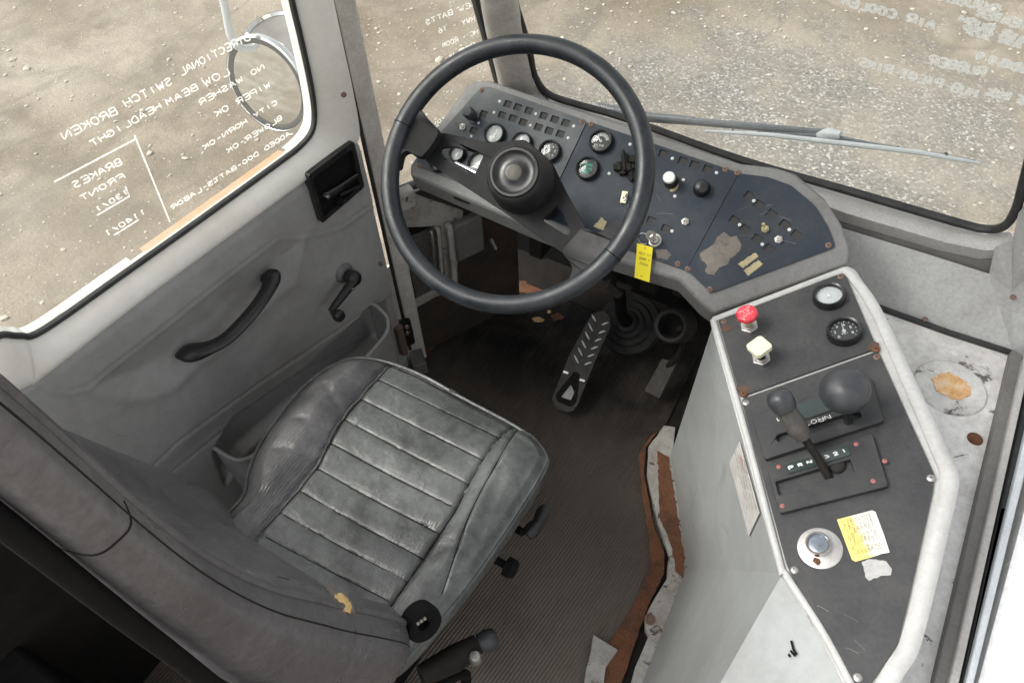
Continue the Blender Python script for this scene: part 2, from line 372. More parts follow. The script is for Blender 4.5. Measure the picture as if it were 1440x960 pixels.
def segdist(X, Y, poly, closed=False):
    D = np.full(X.shape, 1e9); n = len(poly)
    for i in range(n if closed else n - 1):
        a, b = poly[i], poly[(i + 1) % n]; dx, dy = b[0] - a[0], b[1] - a[1]; L = dx * dx + dy * dy + 1e-12
        t = np.clip(((X - a[0]) * dx + (Y - a[1]) * dy) / L, 0, 1)
        D = np.minimum(D, np.hypot(X - a[0] - t * dx, Y - a[1] - t * dy))
    return D
def inside(X, Y, poly):
    r = np.zeros(X.shape, bool); n = len(poly)
    for i in range(n):
        (x1, y1), (x2, y2) = poly[i][:2], poly[(i + 1) % n][:2]
        c = ((y1 > Y) != (y2 > Y)) & (X < (x2 - x1) * (Y - y1) / ((y2 - y1) if abs(y2 - y1) > 1e-12 else 1e-12) + x1); r ^= c
    return r
def sstep(x): x = np.clip(x, 0, 1); return x * x * (3 - 2 * x)
def rrect(cx, cy, w_, h_, r, ang=0, n=4):
    o = []
    for sx, sy, a0 in ((1, 1, 0), (-1, 1, 90), (-1, -1, 180), (1, -1, 270)):
        for k in range(n + 1):
            t = math.radians(a0 + 90 * k / n); x = sx * (w_ / 2 - r) + r * math.cos(t); y = sy * (h_ / 2 - r) + r * math.sin(t)
            o.append((cx + x * math.cos(ang) - y * math.sin(ang), cy + x * math.sin(ang) + y * math.cos(ang)))
    return o
def roundpoly(pts, r, n=4):
    o = []; N = len(pts)
    for i in range(N):
        p = Vector(pts[i][:2]); a = Vector(pts[i - 1][:2]); b = Vector(pts[(i + 1) % N][:2])
        da, db = (a - p), (b - p); q = min(r, da.length * .45, db.length * .45)
        A = p + da.normalized() * q; B = p + db.normalized() * q
        for k in range(n + 1):
            t = k / n; o.append(A * (1 - t)**2 + p * 2 * t * (1 - t) + B * t * t)
    return o
def inset(pts, d):
    c = sum((Vector(p[:2]) for p in pts), Vector((0, 0))) / len(pts)
    o = []
    for p in pts:
        v = Vector(p[:2]) - c; o.append(c + v * (1 - d / max(v.length, 1e-6)))
    return o

def ragged(pts, amp, step, seed=1):
    rr_ = random.Random(seed); o = []
    for i in range(len(pts)):
        a, b = Vector(pts[i]), Vector(pts[(i + 1) % len(pts)]); n_ = max(1, int((b - a).length / step))
        for k in range(n_):
            p = a.lerp(b, k / n_); o.append(Vector([p[0] + rr_.uniform(-amp, amp), p[1] + rr_.uniform(-amp, amp)] + list(p[2:])))
    return o
# stroke lettering ---------------------------------------------------
GL = {'A': ['0,0 2,6 4,0', '.8,2.2 3.2,2.2'], 'B': ['0,0 0,6 2.8,6 3.6,5 2.8,3.3 0,3.1', '2.8,3.2 4,2 3.4,.3 0,0'], 'C': ['4,5 2.4,6 .6,5 0,3 .6,.8 2.4,0 4,1'],
 'D': ['0,0 0,6 2.2,5.8 4,3.6 3.6,1 2,0 0,0'], 'E': ['4,6 0,6 0,0 4,0', '0,3 3,3'], 'F': ['4,6 0,6 0,0', '0,3 3,3'], 'G': ['4,5 2.4,6 .6,5 0,3 .6,.8 2.4,0 4,1 4,2.8 2.4,2.8'],
 'H': ['0,0 0,6', '4,0 4,6', '0,3 4,3'], 'I': ['2,0 2,6'], 'K': ['0,0 0,6', '4,6 0,2.6', '1.2,3.4 4,0'], 'L': ['0,6 0,0 3.6,0'], 'M': ['0,0 .4,6 2,2 3.6,6 4,0'],
 'N': ['0,0 0,6 4,0 4,6'], 'O': ['2,6 .5,5 0,3 .5,1 2,0 3.5,1 4,3 3.5,5 2,6'], 'P': ['0,0 0,6 3,6 4,4.8 3,3.2 0,3'], 'Q': ['2,6 .5,5 0,3 .5,1 2,0 3.5,1 4,3 3.5,5 2,6', '2.6,1.6 4,-.4'],
 'R': ['0,0 0,6 3,6 4,4.8 3,3.2 0,3', '1.6,3 4,0'], 'S': ['4,5.2 2.4,6 .6,5.4 .6,4 3.2,2.8 4,1.4 2.6,0 .2,.6'], 'T': ['0,6 4,6', '2,6 2,0'], 'U': ['0,6 0,1.2 1.6,0 3.2,.4 4,1.6 4,6'],
 'V': ['0,6 2,0 4,6'], 'W': ['0,6 1,0 2,4 3,0 4,6'], 'X': ['0,0 4,6', '0,6 4,0'], 'Y': ['0,6 2,3 4,6', '2,3 2,0'], 'Z': ['0,6 4,6 0,0 4,0'],
 '0': ['2,6 .5,5 .3,3 .5,1 2,0 3.5,1 3.7,3 3.5,5 2,6'], '1': ['1,5 2,6 2,0'], '2': ['.3,5 1.8,6 3.6,5 3.4,3.6 0,0 4,0'], '3': ['.3,5.4 2,6 3.6,5 3.2,3.6 1.6,3.2', '1.6,3.2 3.6,2.6 3.8,1 2,0 .2,.8'],
 '4': ['3,0 3,6 0,2 4,2'], '5': ['3.8,6 .6,6 .3,3.4 2.4,3.8 3.8,2.4 3.2,.6 1.6,0 .2,.7'], '6': ['3.4,5.6 1.4,5 .3,2.6 .8,.6 2.2,0 3.6,1 3.4,2.8 1.8,3.4 .4,2.2'], '7': ['0,6 4,6 1.4,0'], '8': ['2,3.2 .6,4.4 1,5.8 3,5.8 3.4,4.4 2,3.2 .4,1.8 .8,.2 3.2,.2 3.6,1.8 2,3.2'],
 '9': ['3.6,4 2,2.8 .6,3.8 .8,5.4 2.4,6 3.6,4.8 3.4,2 2.4,0'], '-': ['.6,3 3.2,3'], '/': ['0.4,0 3,6'], '.': ['1.8,0 2.2,.4'], "'": ['2,6 1.8,4.8'], '%': ['0,0 4,6', '.5,5 1,5.6', '3,.4 3.4,1'], ':': ['2,1 2,1.4', '2,4 2,4.4'], ' ': []}
def ribbon(bm, pts, wd, z):
    n = len(pts); L = []; R_ = []
    for i in range(n):
        d = (Vector(pts[min(i + 1, n - 1)]) - Vector(pts[max(0, i - 1)])); d = d.normalized() if d.length > 1e-9 else Vector((1, 0))
        q = Vector((-d.y, d.x)) * wd * .5; p = Vector(pts[i]); L.append(bm.verts.new((p.x + q.x, p.y + q.y, z))); R_.append(bm.verts.new((p.x - q.x, p.y - q.y, z)))
    for i in range(n - 1): bm.faces.new((L[i], R_[i], R_[i + 1], L[i + 1]))
def letters(bm, text, A, B, hgt, wd, z=.001, up=None, jit=.25, slant=0.):
    A, B = Vector(A), Vector(B); d = B - A; dn = d.normalized(); u = Vector((-dn.y, dn.x))
    if up is not None and u.dot(Vector(up)) < 0: u = -u
    adv = d.length / len(text); sx = adv * .72 / 4; sy = hgt / 6
    for i, ch in enumerate(text):
        for st in GL.get(ch, []):
            q = [tuple(map(float, s.split(','))) for s in st.split()]
            pts = []
            for j, (x, y) in enumerate(q):
                x += random.uniform(-jit, jit); y += random.uniform(-jit, jit)
                pts.append(A + dn * (i * adv + (x + slant * y) * sx) + u * (y * sy))
            if len(pts) > 2:
                pts = [Vector(p[:2]) for p in smooth_path([(p.x, p.y, 0) for p in pts], 3)]
            ribbon(bm, pts, wd, z)

# ================================================================== SETTING
GZ = -.9
bm = BM(); v = [bm.verts.new(p) for p in ((-300, -300, GZ), (300, -300, GZ), (300, 300, GZ), (-300, 300, GZ))]; bm.faces.new(v)
struct(obj('ground', bm, 'ground', M=Matrix()))
ico = BM(); bmesh.ops.create_icosphere(ico, subdivisions=1, radius=1); IV = np.array([v.co[:] for v in ico.verts]); IF = [[v.index for v in f.verts] for f in ico.faces]; ico.free()
SV, SFc = [], []
for i in range(4200):
    r = random.random()
    if r < .55: x, y = random.uniform(-6.5, -1.3), random.uniform(-.3, 7)
    else: x, y = random.uniform(-3, 2.2), random.uniform(1.6, 6.5)
    if random.random() < .5: x += .5 * math.sin(y * 3); y += .4 * math.cos(x * 4)
    s = random.choice((.004, .005, .006, .008, .011)) * random.uniform(.7, 1.35)
    if random.random() < .018: s *= 2.2
    q = (IV + np.random.uniform(-.2, .2, IV.shape)) * s * np.array([random.uniform(.8, 1.6), 1, random.uniform(.35, .7)])
    t = random.uniform(0, 6.3); ct, st = math.cos(t), math.sin(t); q = np.stack([q[:, 0] * ct - q[:, 1] * st, q[:, 0] * st + q[:, 1] * ct, q[:, 2]], 1) + np.array([x, y, GZ + s * .25])
    k = len(SV) * len(IV); SV.append(q); SFc += [[j + k for j in f] for f in IF]
me = bpy.data.meshes.new('gravel'); me.from_pydata(np.concatenate(SV).tolist(), [], SFc); me.materials.append(MT['stone']); o = bpy.data.objects.new('gravel', me); COL.objects.link(o)
tag(o, 'loose pale pebbles scattered over the dirt lot outside the windows', 'gravel'); stuff(o)

# cab floor, firewall and the slab under the floor
FLz = lambda x, y, z=0.: hit(x, y, (0, 0, z), (0, 0, 1))
bm = BM(); box(bm, (-1.3, -1.4, -.12), (.34, 1.56, -.006)); struct(obj('floor', bm, 'dark'))
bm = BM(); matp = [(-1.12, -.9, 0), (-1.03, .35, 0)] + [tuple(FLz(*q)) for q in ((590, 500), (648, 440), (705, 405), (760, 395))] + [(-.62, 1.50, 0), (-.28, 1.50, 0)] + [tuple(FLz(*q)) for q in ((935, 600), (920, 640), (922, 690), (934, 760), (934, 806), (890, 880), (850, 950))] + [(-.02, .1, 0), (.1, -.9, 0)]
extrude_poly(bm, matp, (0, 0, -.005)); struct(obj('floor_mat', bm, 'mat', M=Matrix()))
bm = BM(); extrude_poly(bm, [(-.80, y, z) for y, z in ((1.33, .74), (1.30, .74), (1.47, .44), (1.53, 0), (1.56, 0), (1.51, .45))], (1.14, 0, 0)); struct(obj('firewall', bm, 'blackm'))
bm = BM(); extrude_poly(bm, [(-1.02, y, z) for y, z in ((1.36, .58), (1.34, .58), (1.47, .40), (1.53, -.0), (1.56, -.0), (1.40, .58))], (.235, 0, 0)); struct(obj('firewall', bm, 'blackm'))
bm = BM(); box(bm, (-1.08, .15, 2.06), (.05, .95, 2.10)); struct(obj('roof_shade_slab', bm, 'doorwhite'))  # partial roof slab out of view, added and trimmed to shade the cab
bm = BM()
extrude_poly(bm, [(-.86, 1.53, .0), (-.1, 1.53, 0), (-.1, 1.40, 0), (-.86, 1.40, 0)], (0, 0, .006)); struct(obj('toe_board', bm, 'dark'))
# rusty seam in the left floor corner
bm = BM(); random.seed(3)
pp = [(585, 515), (600, 490), (622, 464), (648, 440), (672, 420), (700, 404), (735, 402), (770, 410)]
top = [FLz(x + random.uniform(-2, 2), y - 5 - random.uniform(0, 5), .004) for x, y in pp]; bot = [FLz(x + random.uniform(-2, 4), y + 4 + random.uniform(0, 6), .004) for x, y in pp]
extrude_poly(bm, [tuple(p) for p in top] + [tuple(p) for p in bot[::-1]], (0, 0, -.003))
o = obj('rust_strip', bm, 'rust', M=Matrix()); tag(o, 'rusty seam along the left front corner of the floor', 'rusty seam')
random.seed(9)

# ------------------------------------------------------------------ driver door
T5 = math.radians(5); DF = Frame((-.97, .99, 0), (math.sin(T5), math.cos(T5), 0), (math.cos(T5), -math.sin(T5), 0))
door = thing('driver_door', 'grey vinyl driver door on the left with white window frame and black handles', 'door', tuple(DF.w(-.45, 0)))
af = DF.px(528, 300)[0]
ng, nv = 260, 170
ga = np.linspace(-1.45, af, ng); gb = np.linspace(.02, .80, nv); A_, B_ = np.meshgrid(ga, gb)
def dpts(l, h=0): return [tuple(p) for p in DF.pts(l, h)]
L1 = dpts([(-60, 600), (20, 560), (62, 530), (77, 545), (100, 549), (127, 540), (147, 523), (233, 457), (317, 390), (367, 353), (393, 333), (433, 330), (480, 318), (528, 285)])
L2 = dpts([(127, 548), (143, 555), (183, 563), (217, 560), (247, 547), (277, 517), (300, 500), (350, 457), (393, 417), (417, 397), (423, 377), (430, 335)])
L3 = dpts([(150, 720), (257, 620), (367, 540), (470, 470), (540, 420)])
L4 = dpts([(230, 680), (320, 607), (420, 545), (507, 497), (560, 470)])
rec = L2 + L1[4:11][::-1]
pocket = dpts([(300, 640), (330, 590), (430, 520), (520, 432), (548, 420), (556, 470), (520, 505), (440, 560), (350, 640), (320, 690)])
D1, D2, D3, D4 = [segdist(A_, B_, L) for L in (L1, L2, L3, L4)]
H = np.zeros(A_.shape)
below1 = np.array(B_ < np.interp(A_, [p[0] for p in L1], [p[1] for p in L1]))
H -= .004 * np.where(below1, sstep(D1 / .022), 0)
H -= .0022 * np.exp(-(D1 / .004)**2)
ir = inside(A_, B_, rec); dr = segdist(A_, B_, rec, True)
H -= .013 * np.where(ir, sstep(dr / .07), 0)
H += .0028 * np.exp(-(D2 / .014)**2)
H -= .003 * np.exp(-(D3 / .0028)**2); H -= .0025 * np.exp(-(D4 / .003)**2)
H -= .004 * np.where(B_ < np.interp(A_, [p[0] for p in L3], [p[1] for p in L3]), sstep(D3 / .05), 0)
ip = inside(A_, B_, pocket); dp = segdist(A_, B_, pocket, True); H -= .03 * np.where(ip, sstep(dp / .02), 0)
H += .0015 * np.sin(A_ * 7) * np.sin(B_ * 9 + 1)
H -= .012 * sstep((af - .0 - A_) * -1 / .02 + 1) * 0
e = np.clip((B_ - .77) / .03, 0, 1); H -= .010 * e**2
bm = BM(); V = [[bm.verts.new(DF.w(A_[j, i], B_[j, i], H[j, i])) for i in range(ng)] for j in range(nv)]
for j in range(nv - 1):
    for i in range(ng - 1): bm.faces.new((V[j][i], V[j][i + 1], V[j + 1][i + 1], V[j + 1][i]))
bnd = [V[0][i] for i in range(ng)] + [V[j][-1] for j in range(1, nv)] + [V[-1][i] for i in range(ng - 2, -1, -1)] + [V[j][0] for j in range(nv - 2, 0, -1)]
bb = [bm.verts.new(q.co - DF.n * .03) for q in bnd]
for i in range(len(bnd)): bm.faces.new((bnd[i], bb[i], bb[(i + 1) % len(bnd)], bnd[(i + 1) % len(bnd)]))
obj('inner_panel', bm, 'door', door, smooth=50)
bm = BM(); extrude_poly(bm, [DF.w(a, b, -.045) for a, b in ((-1.5, .0), (af + .03, 0.), (af + .03, .79), (-1.5, .79))], DF.n * -.03)
obj('outer_skin', bm, 'extwhite', door)
# window frame loft
sealp = [(-190, 500), (-90, 498), (-30, 488), (0, 470), (28, 471), (60, 463), (172, 385), (285, 305), (390, 229), (420, 206), (437, 185), (441, 160), (436, 120), (422, 55), (409, 0), (398, -60), (386, -140)]
outp = [(-190, 640), (-90, 610), (-20, 575), (20, 552), (45, 540), (62, 530), (200, 423), (320, 335), (430, 254), (470, 225), (492, 208), (506, 190), (497, 130), (484, 70), (469, 0), (456, -60), (440, -140)]
SPp = DF.pts(sealp, -.03); OPp = DF.pts(outp, 0)
SP = smooth_path([(p.x, p.y, 0) for p in SPp], 6); OP = smooth_path([(p.x, p.y, 0) for p in OPp], 6)
bm = BM(); rows = []
for s, q in zip(SP, OP):
    r_ = []
    for k in range(9):
        t = k / 8; r_.append(bm.verts.new(DF.w(s.x + (q.x - s.x) * t, s.y + (q.y - s.y) * t, -.03 + .034 * math.sin(t * math.pi / 2)**.8 - (.004 if k == 8 else 0))))
    r_.append(bm.verts.new(DF.w(q.x, q.y, -.045))); r_.append(bm.verts.new(DF.w(s.x, s.y, -.045)))
    rows.append(r_)
for a, b in zip(rows, rows[1:]):
    for k in range(len(a)): bm.faces.new((a[k], a[(k + 1) % len(a)], b[(k + 1) % len(a)], b[k]))
obj('window_frame', bm, 'doorwhite', door, smooth=50)
bm = BM(); tube(bm, [DF.w(p.x, p.y, -.028) for p in SP], .0065, 8, flat=(DF.n, .8)); obj('window_seal', bm, 'seal', door, smooth=1)
gp = [DF.w(p.x, p.y, -.036) for p in SP] + [DF.w(SP[-1].x, 1.55, -.036), DF.w(-1.45, 1.55, -.036), DF.w(-1.45, SP[0].y, -.036)]
bm = BM(); extrude_poly(bm, gp, DF.n * -.004); pane = obj('window_glass', bm, 'glass', door)
def ledge(name, i0, i1, mat, h0=-.041, h1=-.056, label=None):
    bm = BM(); r_ = []
    for p, q in list(zip(SP, OP))[i0:i1]:
        d = (Vector((q.x - p.x, q.y - p.y))).normalized()
        r_.append([bm.verts.new(DF.w(p.x + d.x * e_, p.y + d.y * e_, h)) for e_, h in ((.0, h0), (-.002, h1), (.02, h1), (.02, h0))])
    for a, b in zip(r_, r_[1:]):
        for k in range(4): bm.faces.new((a[k], a[(k + 1) % 4], b[(k + 1) % 4], b[k]))
    for a in (r_[0], r_[-1][::-1]): bm.faces.new(a)
    return obj(name, bm, mat, door, label=label)
ledge('outer_sill', 0, 38, 'extwhite'); ledge('outer_sill', 38, 51, 'orange', label='orange streaked stretch of the outer sill'); ledge('outer_sill', 51, 97, 'extwhite')
# chalk writing on the outside of the door glass (reads mirrored from inside)
bm = BM(); G = lambda x, y: DF.px(x, y, -.042)
def wr(t, a, b, hpx, wd=.0024, frame=None, h=-.042, j=.2, par=None):
    fr = frame or DF; A, B = fr.px(*a, h), fr.px(*b, h)
    d = Vector((b[0] - a[0], b[1] - a[1])).normalized(); mid = ((a[0] + b[0]) / 2, (a[1] + b[1]) / 2)
    # height measured across the baseline on the glass
    n1 = fr.px(mid[0] + d.y * hpx * (1 if -d.x >= 0 else -1), mid[1] - abs(d.x) * hpx, h) - fr.px(*mid, h)
    dn = (B - A).normalized(); hh = abs(n1.x * -dn.y + n1.y * dn.x)
    q = BM(); letters(q, t, A, B, hh, wd, 0, up=(0, 1), jit=j, slant=.12)
    wr.k = getattr(wr, 'k', 0) + 1; o = obj('chalk_writing', q, 'chalk', par or door, M=fr.M @ Matrix.Translation((0, 0, h - .00012 * (wr.k % 9)))); return o
wr('DIRECTIONAL', (352, 56), (252, 108), 17); wr('SWITCH', (243, 118), (175, 152), 17); wr('BROKEN', (166, 160), (88, 198), 17)
wr('LOW', (323, 105), (285, 123), 15); wr('BEAM', (279, 126), (233, 150), 15); wr('HEADLIGHT', (228, 152), (128, 208), 16)
wr('NO WASHER', (372, 97), (280, 150), 14); wr('WIPER OK', (381, 122), (302, 166), 14)
wr('CITY HORN-OK', (390, 146), (285, 212), 13); wr('BLOWER-OK', (397, 168), (318, 217), 13); wr("ADDED DOO-BATTS-LABOR", (408, 190), (241, 296), 12)
wr('BRAKES', (172, 231), (103, 266), 15); wr('FRONT', (176, 250), (113, 284), 13); wr('130/1', (182, 272), (135, 300), 14); wr('1140/1', (206, 300), (148, 334), 14)
for l in ([(190, 196), (76, 256)], [(189, 190), (239, 312)], [(176, 262), (182, 276), (136, 303)], [(195, 309), (160, 331)]):
    q = [tuple(G(*p)) for p in l]; bm = BM(); ribbon(bm, q, .003, 0); obj('chalk_stroke', bm, 'chalk', door, M=DF.M @ Matrix.Translation((0, 0, -.042)))
# latch bezel with lever
lf = [(433, 247), (498, 198), (513, 263), (453, 315)]; lo = roundpoly(DF.pts(lf, .012), .008); li = roundpoly(DF.pts([(440, 251), (495, 210), (507, 262), (456, 306)], .012), .006)
bz = plate(lo, [li], .020, 0); lat = obj('latch_bezel', bz, 'black', door, M=DF.M @ Matrix.Translation((0, 0, .012)), bevel=.002)
bm = plate(inset(lo, .003), [], .002, 0); obj('recess_back', bm, 'blackm', lat, M=DF.M @ Matrix.Translation((0, 0, .002)))
a, b = DF.px(457, 277, .01), DF.px(503, 247, .01); bm = BM(); tube(bm, [DF.w(a.x, a.y, .012), DF.w((a.x * .6 + b.x * .4), (a.y * .6 + b.y * .4), .013), DF.w(b.x, b.y, .010)], [.006, .005, .004], 8, flat=(DF.n, 1.6)); obj('latch_lever', bm, 'black', lat, smooth=1)
a, b = DF.px(478, 275, .008), DF.px(505, 262, .008); bm = BM(); tube(bm, [DF.w(a.x, a.y, .006), DF.w(b.x, b.y, .006)], .005, 8); obj('latch_bar', bm, 'black', lat, smooth=1)
a = DF.px(462, 277, .018); bm = BM(); lathe(bm, [(.0, .004), (.004, .003), (.005, 0), (.005, -.01)], 12); obj('lock_button', bm, 'steel', lat, M=DF.at(a.x, a.y, .016), smooth=1)
a = DF.px(478, 283, .01); bm = BM(); lathe(bm, [(.0, .006), (.009, .003), (.010, 0), (.011, -.01)], 6); obj('latch_boss', bm, 'blackm', lat, M=DF.at(a.x, a.y, .010), smooth=1)
# grab handle: a bowed bar standing off the panel
gpx = [(247, 501, -.006), (262, 497, .006), (285, 492, .024), (315, 478, .036), (343, 452, .040), (366, 424, .036), (380, 400, .020), (380, 388, .004), (377, 380, -.01)]
pl = []
for x, y, h in gpx: p = DF.px(x, y, h); pl.append(DF.w(p.x, p.y, h))
pl = smooth_path(pl, 6); n = len(pl)
rr = [min(1, .35 + 7 * min(i, n - 1 - i) / n) * (.0125 + .003 * math.sin(math.pi * i / (n - 1)) + .008 * (math.exp(-((i - n * .17) / (n * .10))**2) + math.exp(-((i - n * .84) / (n * .10))**2))) for i in range(n)]
bm = BM(); tube(bm, pl, rr, 14, flat=(DF.n, .62)); obj('grab_handle', bm, 'black', door, smooth=1)
# window crank
p = DF.px(484, 384, .0); q = DF.px(463, 436, .04)
bm = BM(); lathe(bm, [(.0, .010), (.020, .009), (.023, .004), (.025, -.008)], 24); crank0 = obj('crank_escutcheon', bm, 'lip', door, M=DF.at(p.x, p.y, 0), smooth=50)
bm = BM(); P0 = DF.w(p.x, p.y, .034); Q0 = DF.w(q.x, q.y, .045)
tube(bm, [DF.w(p.x, p.y, 0), DF.w(p.x, p.y, .022)], .013, 16); lathe(bm, [(0, .013), (.012, .012), (.0175, .006), (.019, -.004), (.017, -.013)], 20, DF.at(p.x, p.y, .032))
tube(bm, [P0, P0.lerp(Q0, .5), Q0], [.0125, .010, .0075], 12, flat=(DF.n, 1.0)); cr = obj('window_crank', bm, 'black', door, smooth=45)
bm = BM(); lathe(bm, [(0, .022), (.011, .021), (.014, .016), (.014, .008), (.010, 0), (.007, -.008), (0, -.01)], 20, DF.at(q.x, q.y, .058)); obj('crank_knob', bm, 'black', cr, smooth=50)
bm = BM(); r_ = P0.lerp(Q0, .25); lathe(bm, [(0, .002), (.003, .001), (.0035, -.002)], 10, Matrix.Translation(r_ + DF.n * .0135) @ DF.M.to_3x3().to_4x4()); obj('screw', bm, 'chrome', cr, smooth=1)
# map pocket lip
a0 = DF.px(524, 428, 0); a1 = DF.px(356, 640, .0)
rim = [DF.w(a0.x, a0.y, -.012), DF.w(a0.x + .003, a0.y - .006, .02), DF.w(a0.x - .004, a0.y - .03, .052), DF.w(a0.x - .05, a0.y - .055, .062), DF.w((a0.x + a1.x) / 2, a0.y - .062, .066), DF.w(a1.x + .02, a0.y - .05, .060), DF.w(a1.x - .045, a0.y - .035, .048), DF.w(a1.x - .060, a0.y - .02, -.012)]
rm = smooth_path(rim, 6); bm = BM(); t_ = .006; L = []
for p in rm:
    inn = p - DF.n * t_; L.append([bm.verts.new(x) for x in (p, inn, inn - Vector((0, 0, .30)), p - Vector((0, 0, .30)) + DF.n * 0)])
for a, b in zip(L, L[1:]):
    for k in range(4): bm.faces.new((a[k], a[(k + 1) % 4], b[(k + 1) % 4], b[k]))
bm.faces.new(L[0]); bm.faces.new(L[-1][::-1]); mp_ = obj('map_pocket', bm, 'door', door, smooth=45)
bm = BM(); tube(bm, [p - DF.n * .003 for p in rm], .0048, 8); obj('pocket_lip', bm, 'door', mp_, smooth=1)
for x, y in ((483, 133), (535, 371)):
    a = DF.px(x, y, 0); bm = BM(); lathe(bm, [(0, .003), (.004, .0025), (.0055, 0), (.0055, -.006)], 10, DF.at(a.x, a.y, .002)); obj('screw', bm, 'rustscrew', door, smooth=1)

bm = BM(); box(bm, (-1.045, -1.3, -.004), (-.985, .03, .84)); struct(obj('side_wall', bm, 'dark'))
# ------------------------------------------------------------------ door post and quarter window
PN = (1 / math.sqrt(2), -1 / math.sqrt(2), 0); PFr = Frame((-.975, .985, 0), (1, 1, 0), PN)
def vpost(name, xl, xr, zt, mat, depth=.05, z0=-.02, lab=None, cat=None, h=0, wob=0):
    a = PFr.px(*xl, h).x; b = PFr.px(*xr, h).x; bm = BM(); n = 14
    for k in range(n):
        pass
    extrude_poly(bm, [PFr.w(a, z0, h), PFr.w(b, z0, h), PFr.w(b, zt, h), PFr.w(a, zt, h)], PFr.n * -depth)
    return obj(name, bm, mat, bevel=.004)
post = vpost('door_post', (498, 130), (530, 150), 1.75, 'post', .06)
tag(post, 'narrow chipped off-white post between driver door and quarter window', 'post')
bm = BM(); a = PFr.px(500, 130).x - .006; tube(bm, [PFr.w(a, 0.05, -.004), PFr.w(a, 1.75, -.004)], .005, 8); o = obj('door_weatherstrip', bm, 'seal'); tag(o, 'black weatherstrip in the gap between the door and the off-white post', 'seal')
# windshield plane
WN = Vector((0, .88, .475)).normalized(); WF = Frame((0, 1.3, .776), (1, 0, 0), -WN)     # n looks inwards
ws = thing('windshield', 'windshield with black rubber seal and reversed chalk notes, gravel lot behind it', 'windshield', (-.2, 1.3, .776))
wseal = [(690, -140), (712, -40), (722, 0), (743, 67), (752, 108), (772, 133), (815, 148), (880, 167), (1040, 224), (1200, 270), (1340, 311), (1385, 322), (1412, 318), (1428, 296), (1438, 262), (1450, 215), (1475, 100), (1500, -60)]
wp = smooth_path([(p.x, p.y, 0) for p in WF.pts(wseal)], 5)
bm = BM(); tube(bm, [WF.w(p.x, p.y, .0) for p in wp], .0085, 8, flat=(WF.n, .9)); obj('rubber_seal', bm, 'seal', ws, smooth=1)
bm = BM(); extrude_poly(bm, [WF.w(p.x, p.y, -.008) for p in wp], WF.n * -.005); obj('glass_pane', bm, 'glass', ws)
bm = BM()
K = dict(frame=WF, h=-.016, par=ws)
def fr_wr(t, a, b, hp, wd=.0056, j=.25): wr(t, a, b, hp, wd, j=j, **K)
fr_wr('HUB PILOT RIMS', (1370, 138), (1206, 92), 13); fr_wr('RUBBER', (1382, 108), (1303, 90), 13); fr_wr('AIR SUSP', (1432, 68), (1350, 45), 13)
fr_wr('ROOF RACK', (1455, 152), (1385, 134), 13); fr_wr('2 0 0 9', (1432, 100), (1370, 84), 13); fr_wr('HEATER', (1440, 42), (1370, 22), 13)
fr_wr('AIR COOLER', (1312, 42), (1178, 4), 13); fr_wr('DOUBLE PANE', (1400, 20), (1240, -22), 13); fr_wr('AIR BUSH', (1440, 62), (1345, 30), 12); fr_wr('SHOCKS', (1460, 110), (1400, 92), 12)
for k in range(5):
    fr_wr(random.choice(('NEW SEALS OK', 'BUILT 2004', 'DRUMS OK 12', 'SHOES 50-50', 'REAR AXLE 4')), (862, 160 - k * 13), (780 + k * 3, 131 - k * 13), 7, .0016, .5)
# corner post (A-post): leaning back with the windshield
bm = BM()
def cpt(x, y, h=0.): p = WF.px(x, y, h); return WF.w(p.x, p.y, h)
pb = [(x, y) for x, y in [(708, 150), (697, 100), (683, 45), (675, 0), (655, -80), (640, -150)]]; pr = [(765, 150), (747, 110), (736, 60), (722, 0), (706, -60), (690, -140)]
rows = []
for l, r in zip(pb, pr):
    a, b = cpt(*l, .035), cpt(*r, .012); mid = (a + b) / 2 + WF.n * .012
    ring = [a, a.lerp(mid, .5) + WF.n * .004, mid, mid.lerp(b, .5) + WF.n * .004, b, b - WF.n * .012, a - WF.n * .05 + Vector((-.03, 0, 0))]
    rows.append([bm.verts.new(p) for p in ring])
for a, b in zip(rows, rows[1:]):
    for k in range(7): bm.faces.new((a[k], a[(k + 1) % 7], b[(k + 1) % 7], b[k]))
bm.faces.new(rows[0]); bm.faces.new(rows[-1][::-1])
cp = obj('corner_post', bm, 'post', smooth=50); tag(cp, 'worn off-white corner post between quarter window and windshield', 'post')
# quarter window
qa = PFr.w(PFr.px(530, 150).x, .0, -.03); qb0 = cpt(703, 130, .02); qt = cpt(668, 0, .02)
dirq = Vector((qb0.x - qa.x, qb0.y - qa.y, 0)).normalized(); qn = Vector((dirq.y, -dirq.x, 0)); QF = Frame((qa.x, qa.y, 0), dirq, qn)
qw = thing('quarter_window', 'tall quarter window between door post and corner post with small chalk notes', 'window', (qa.x, qa.y, .6))
a = QF.px(704, 135); b = QF.px(668, 0); c = QF.px(640, -110)
bm = BM(); extrude_poly(bm, [QF.w(0, .55), QF.w(a.x, .55), QF.w(a.x, a.y), QF.w(b.x, b.y), QF.w(c.x, c.y), QF.w(0, c.y)], QF.n * -.004); obj('glass_pane', bm, 'glass', qw)
bm = BM(); tube(bm, smooth_path([QF.w(.0, .60, .004), QF.w(a.x - .02, .60, .004), QF.w(a.x - .002, .64, .004), QF.w(a.x, a.y, .004), QF.w(b.x, b.y, .004), QF.w(c.x, c.y, .004)], 5), .0145, 8, flat=(QF.n, .6)); obj('rubber_seal', bm, 'seal', qw, smooth=1)
bm = BM(); K2 = dict(frame=QF, h=-.006, par=qw)
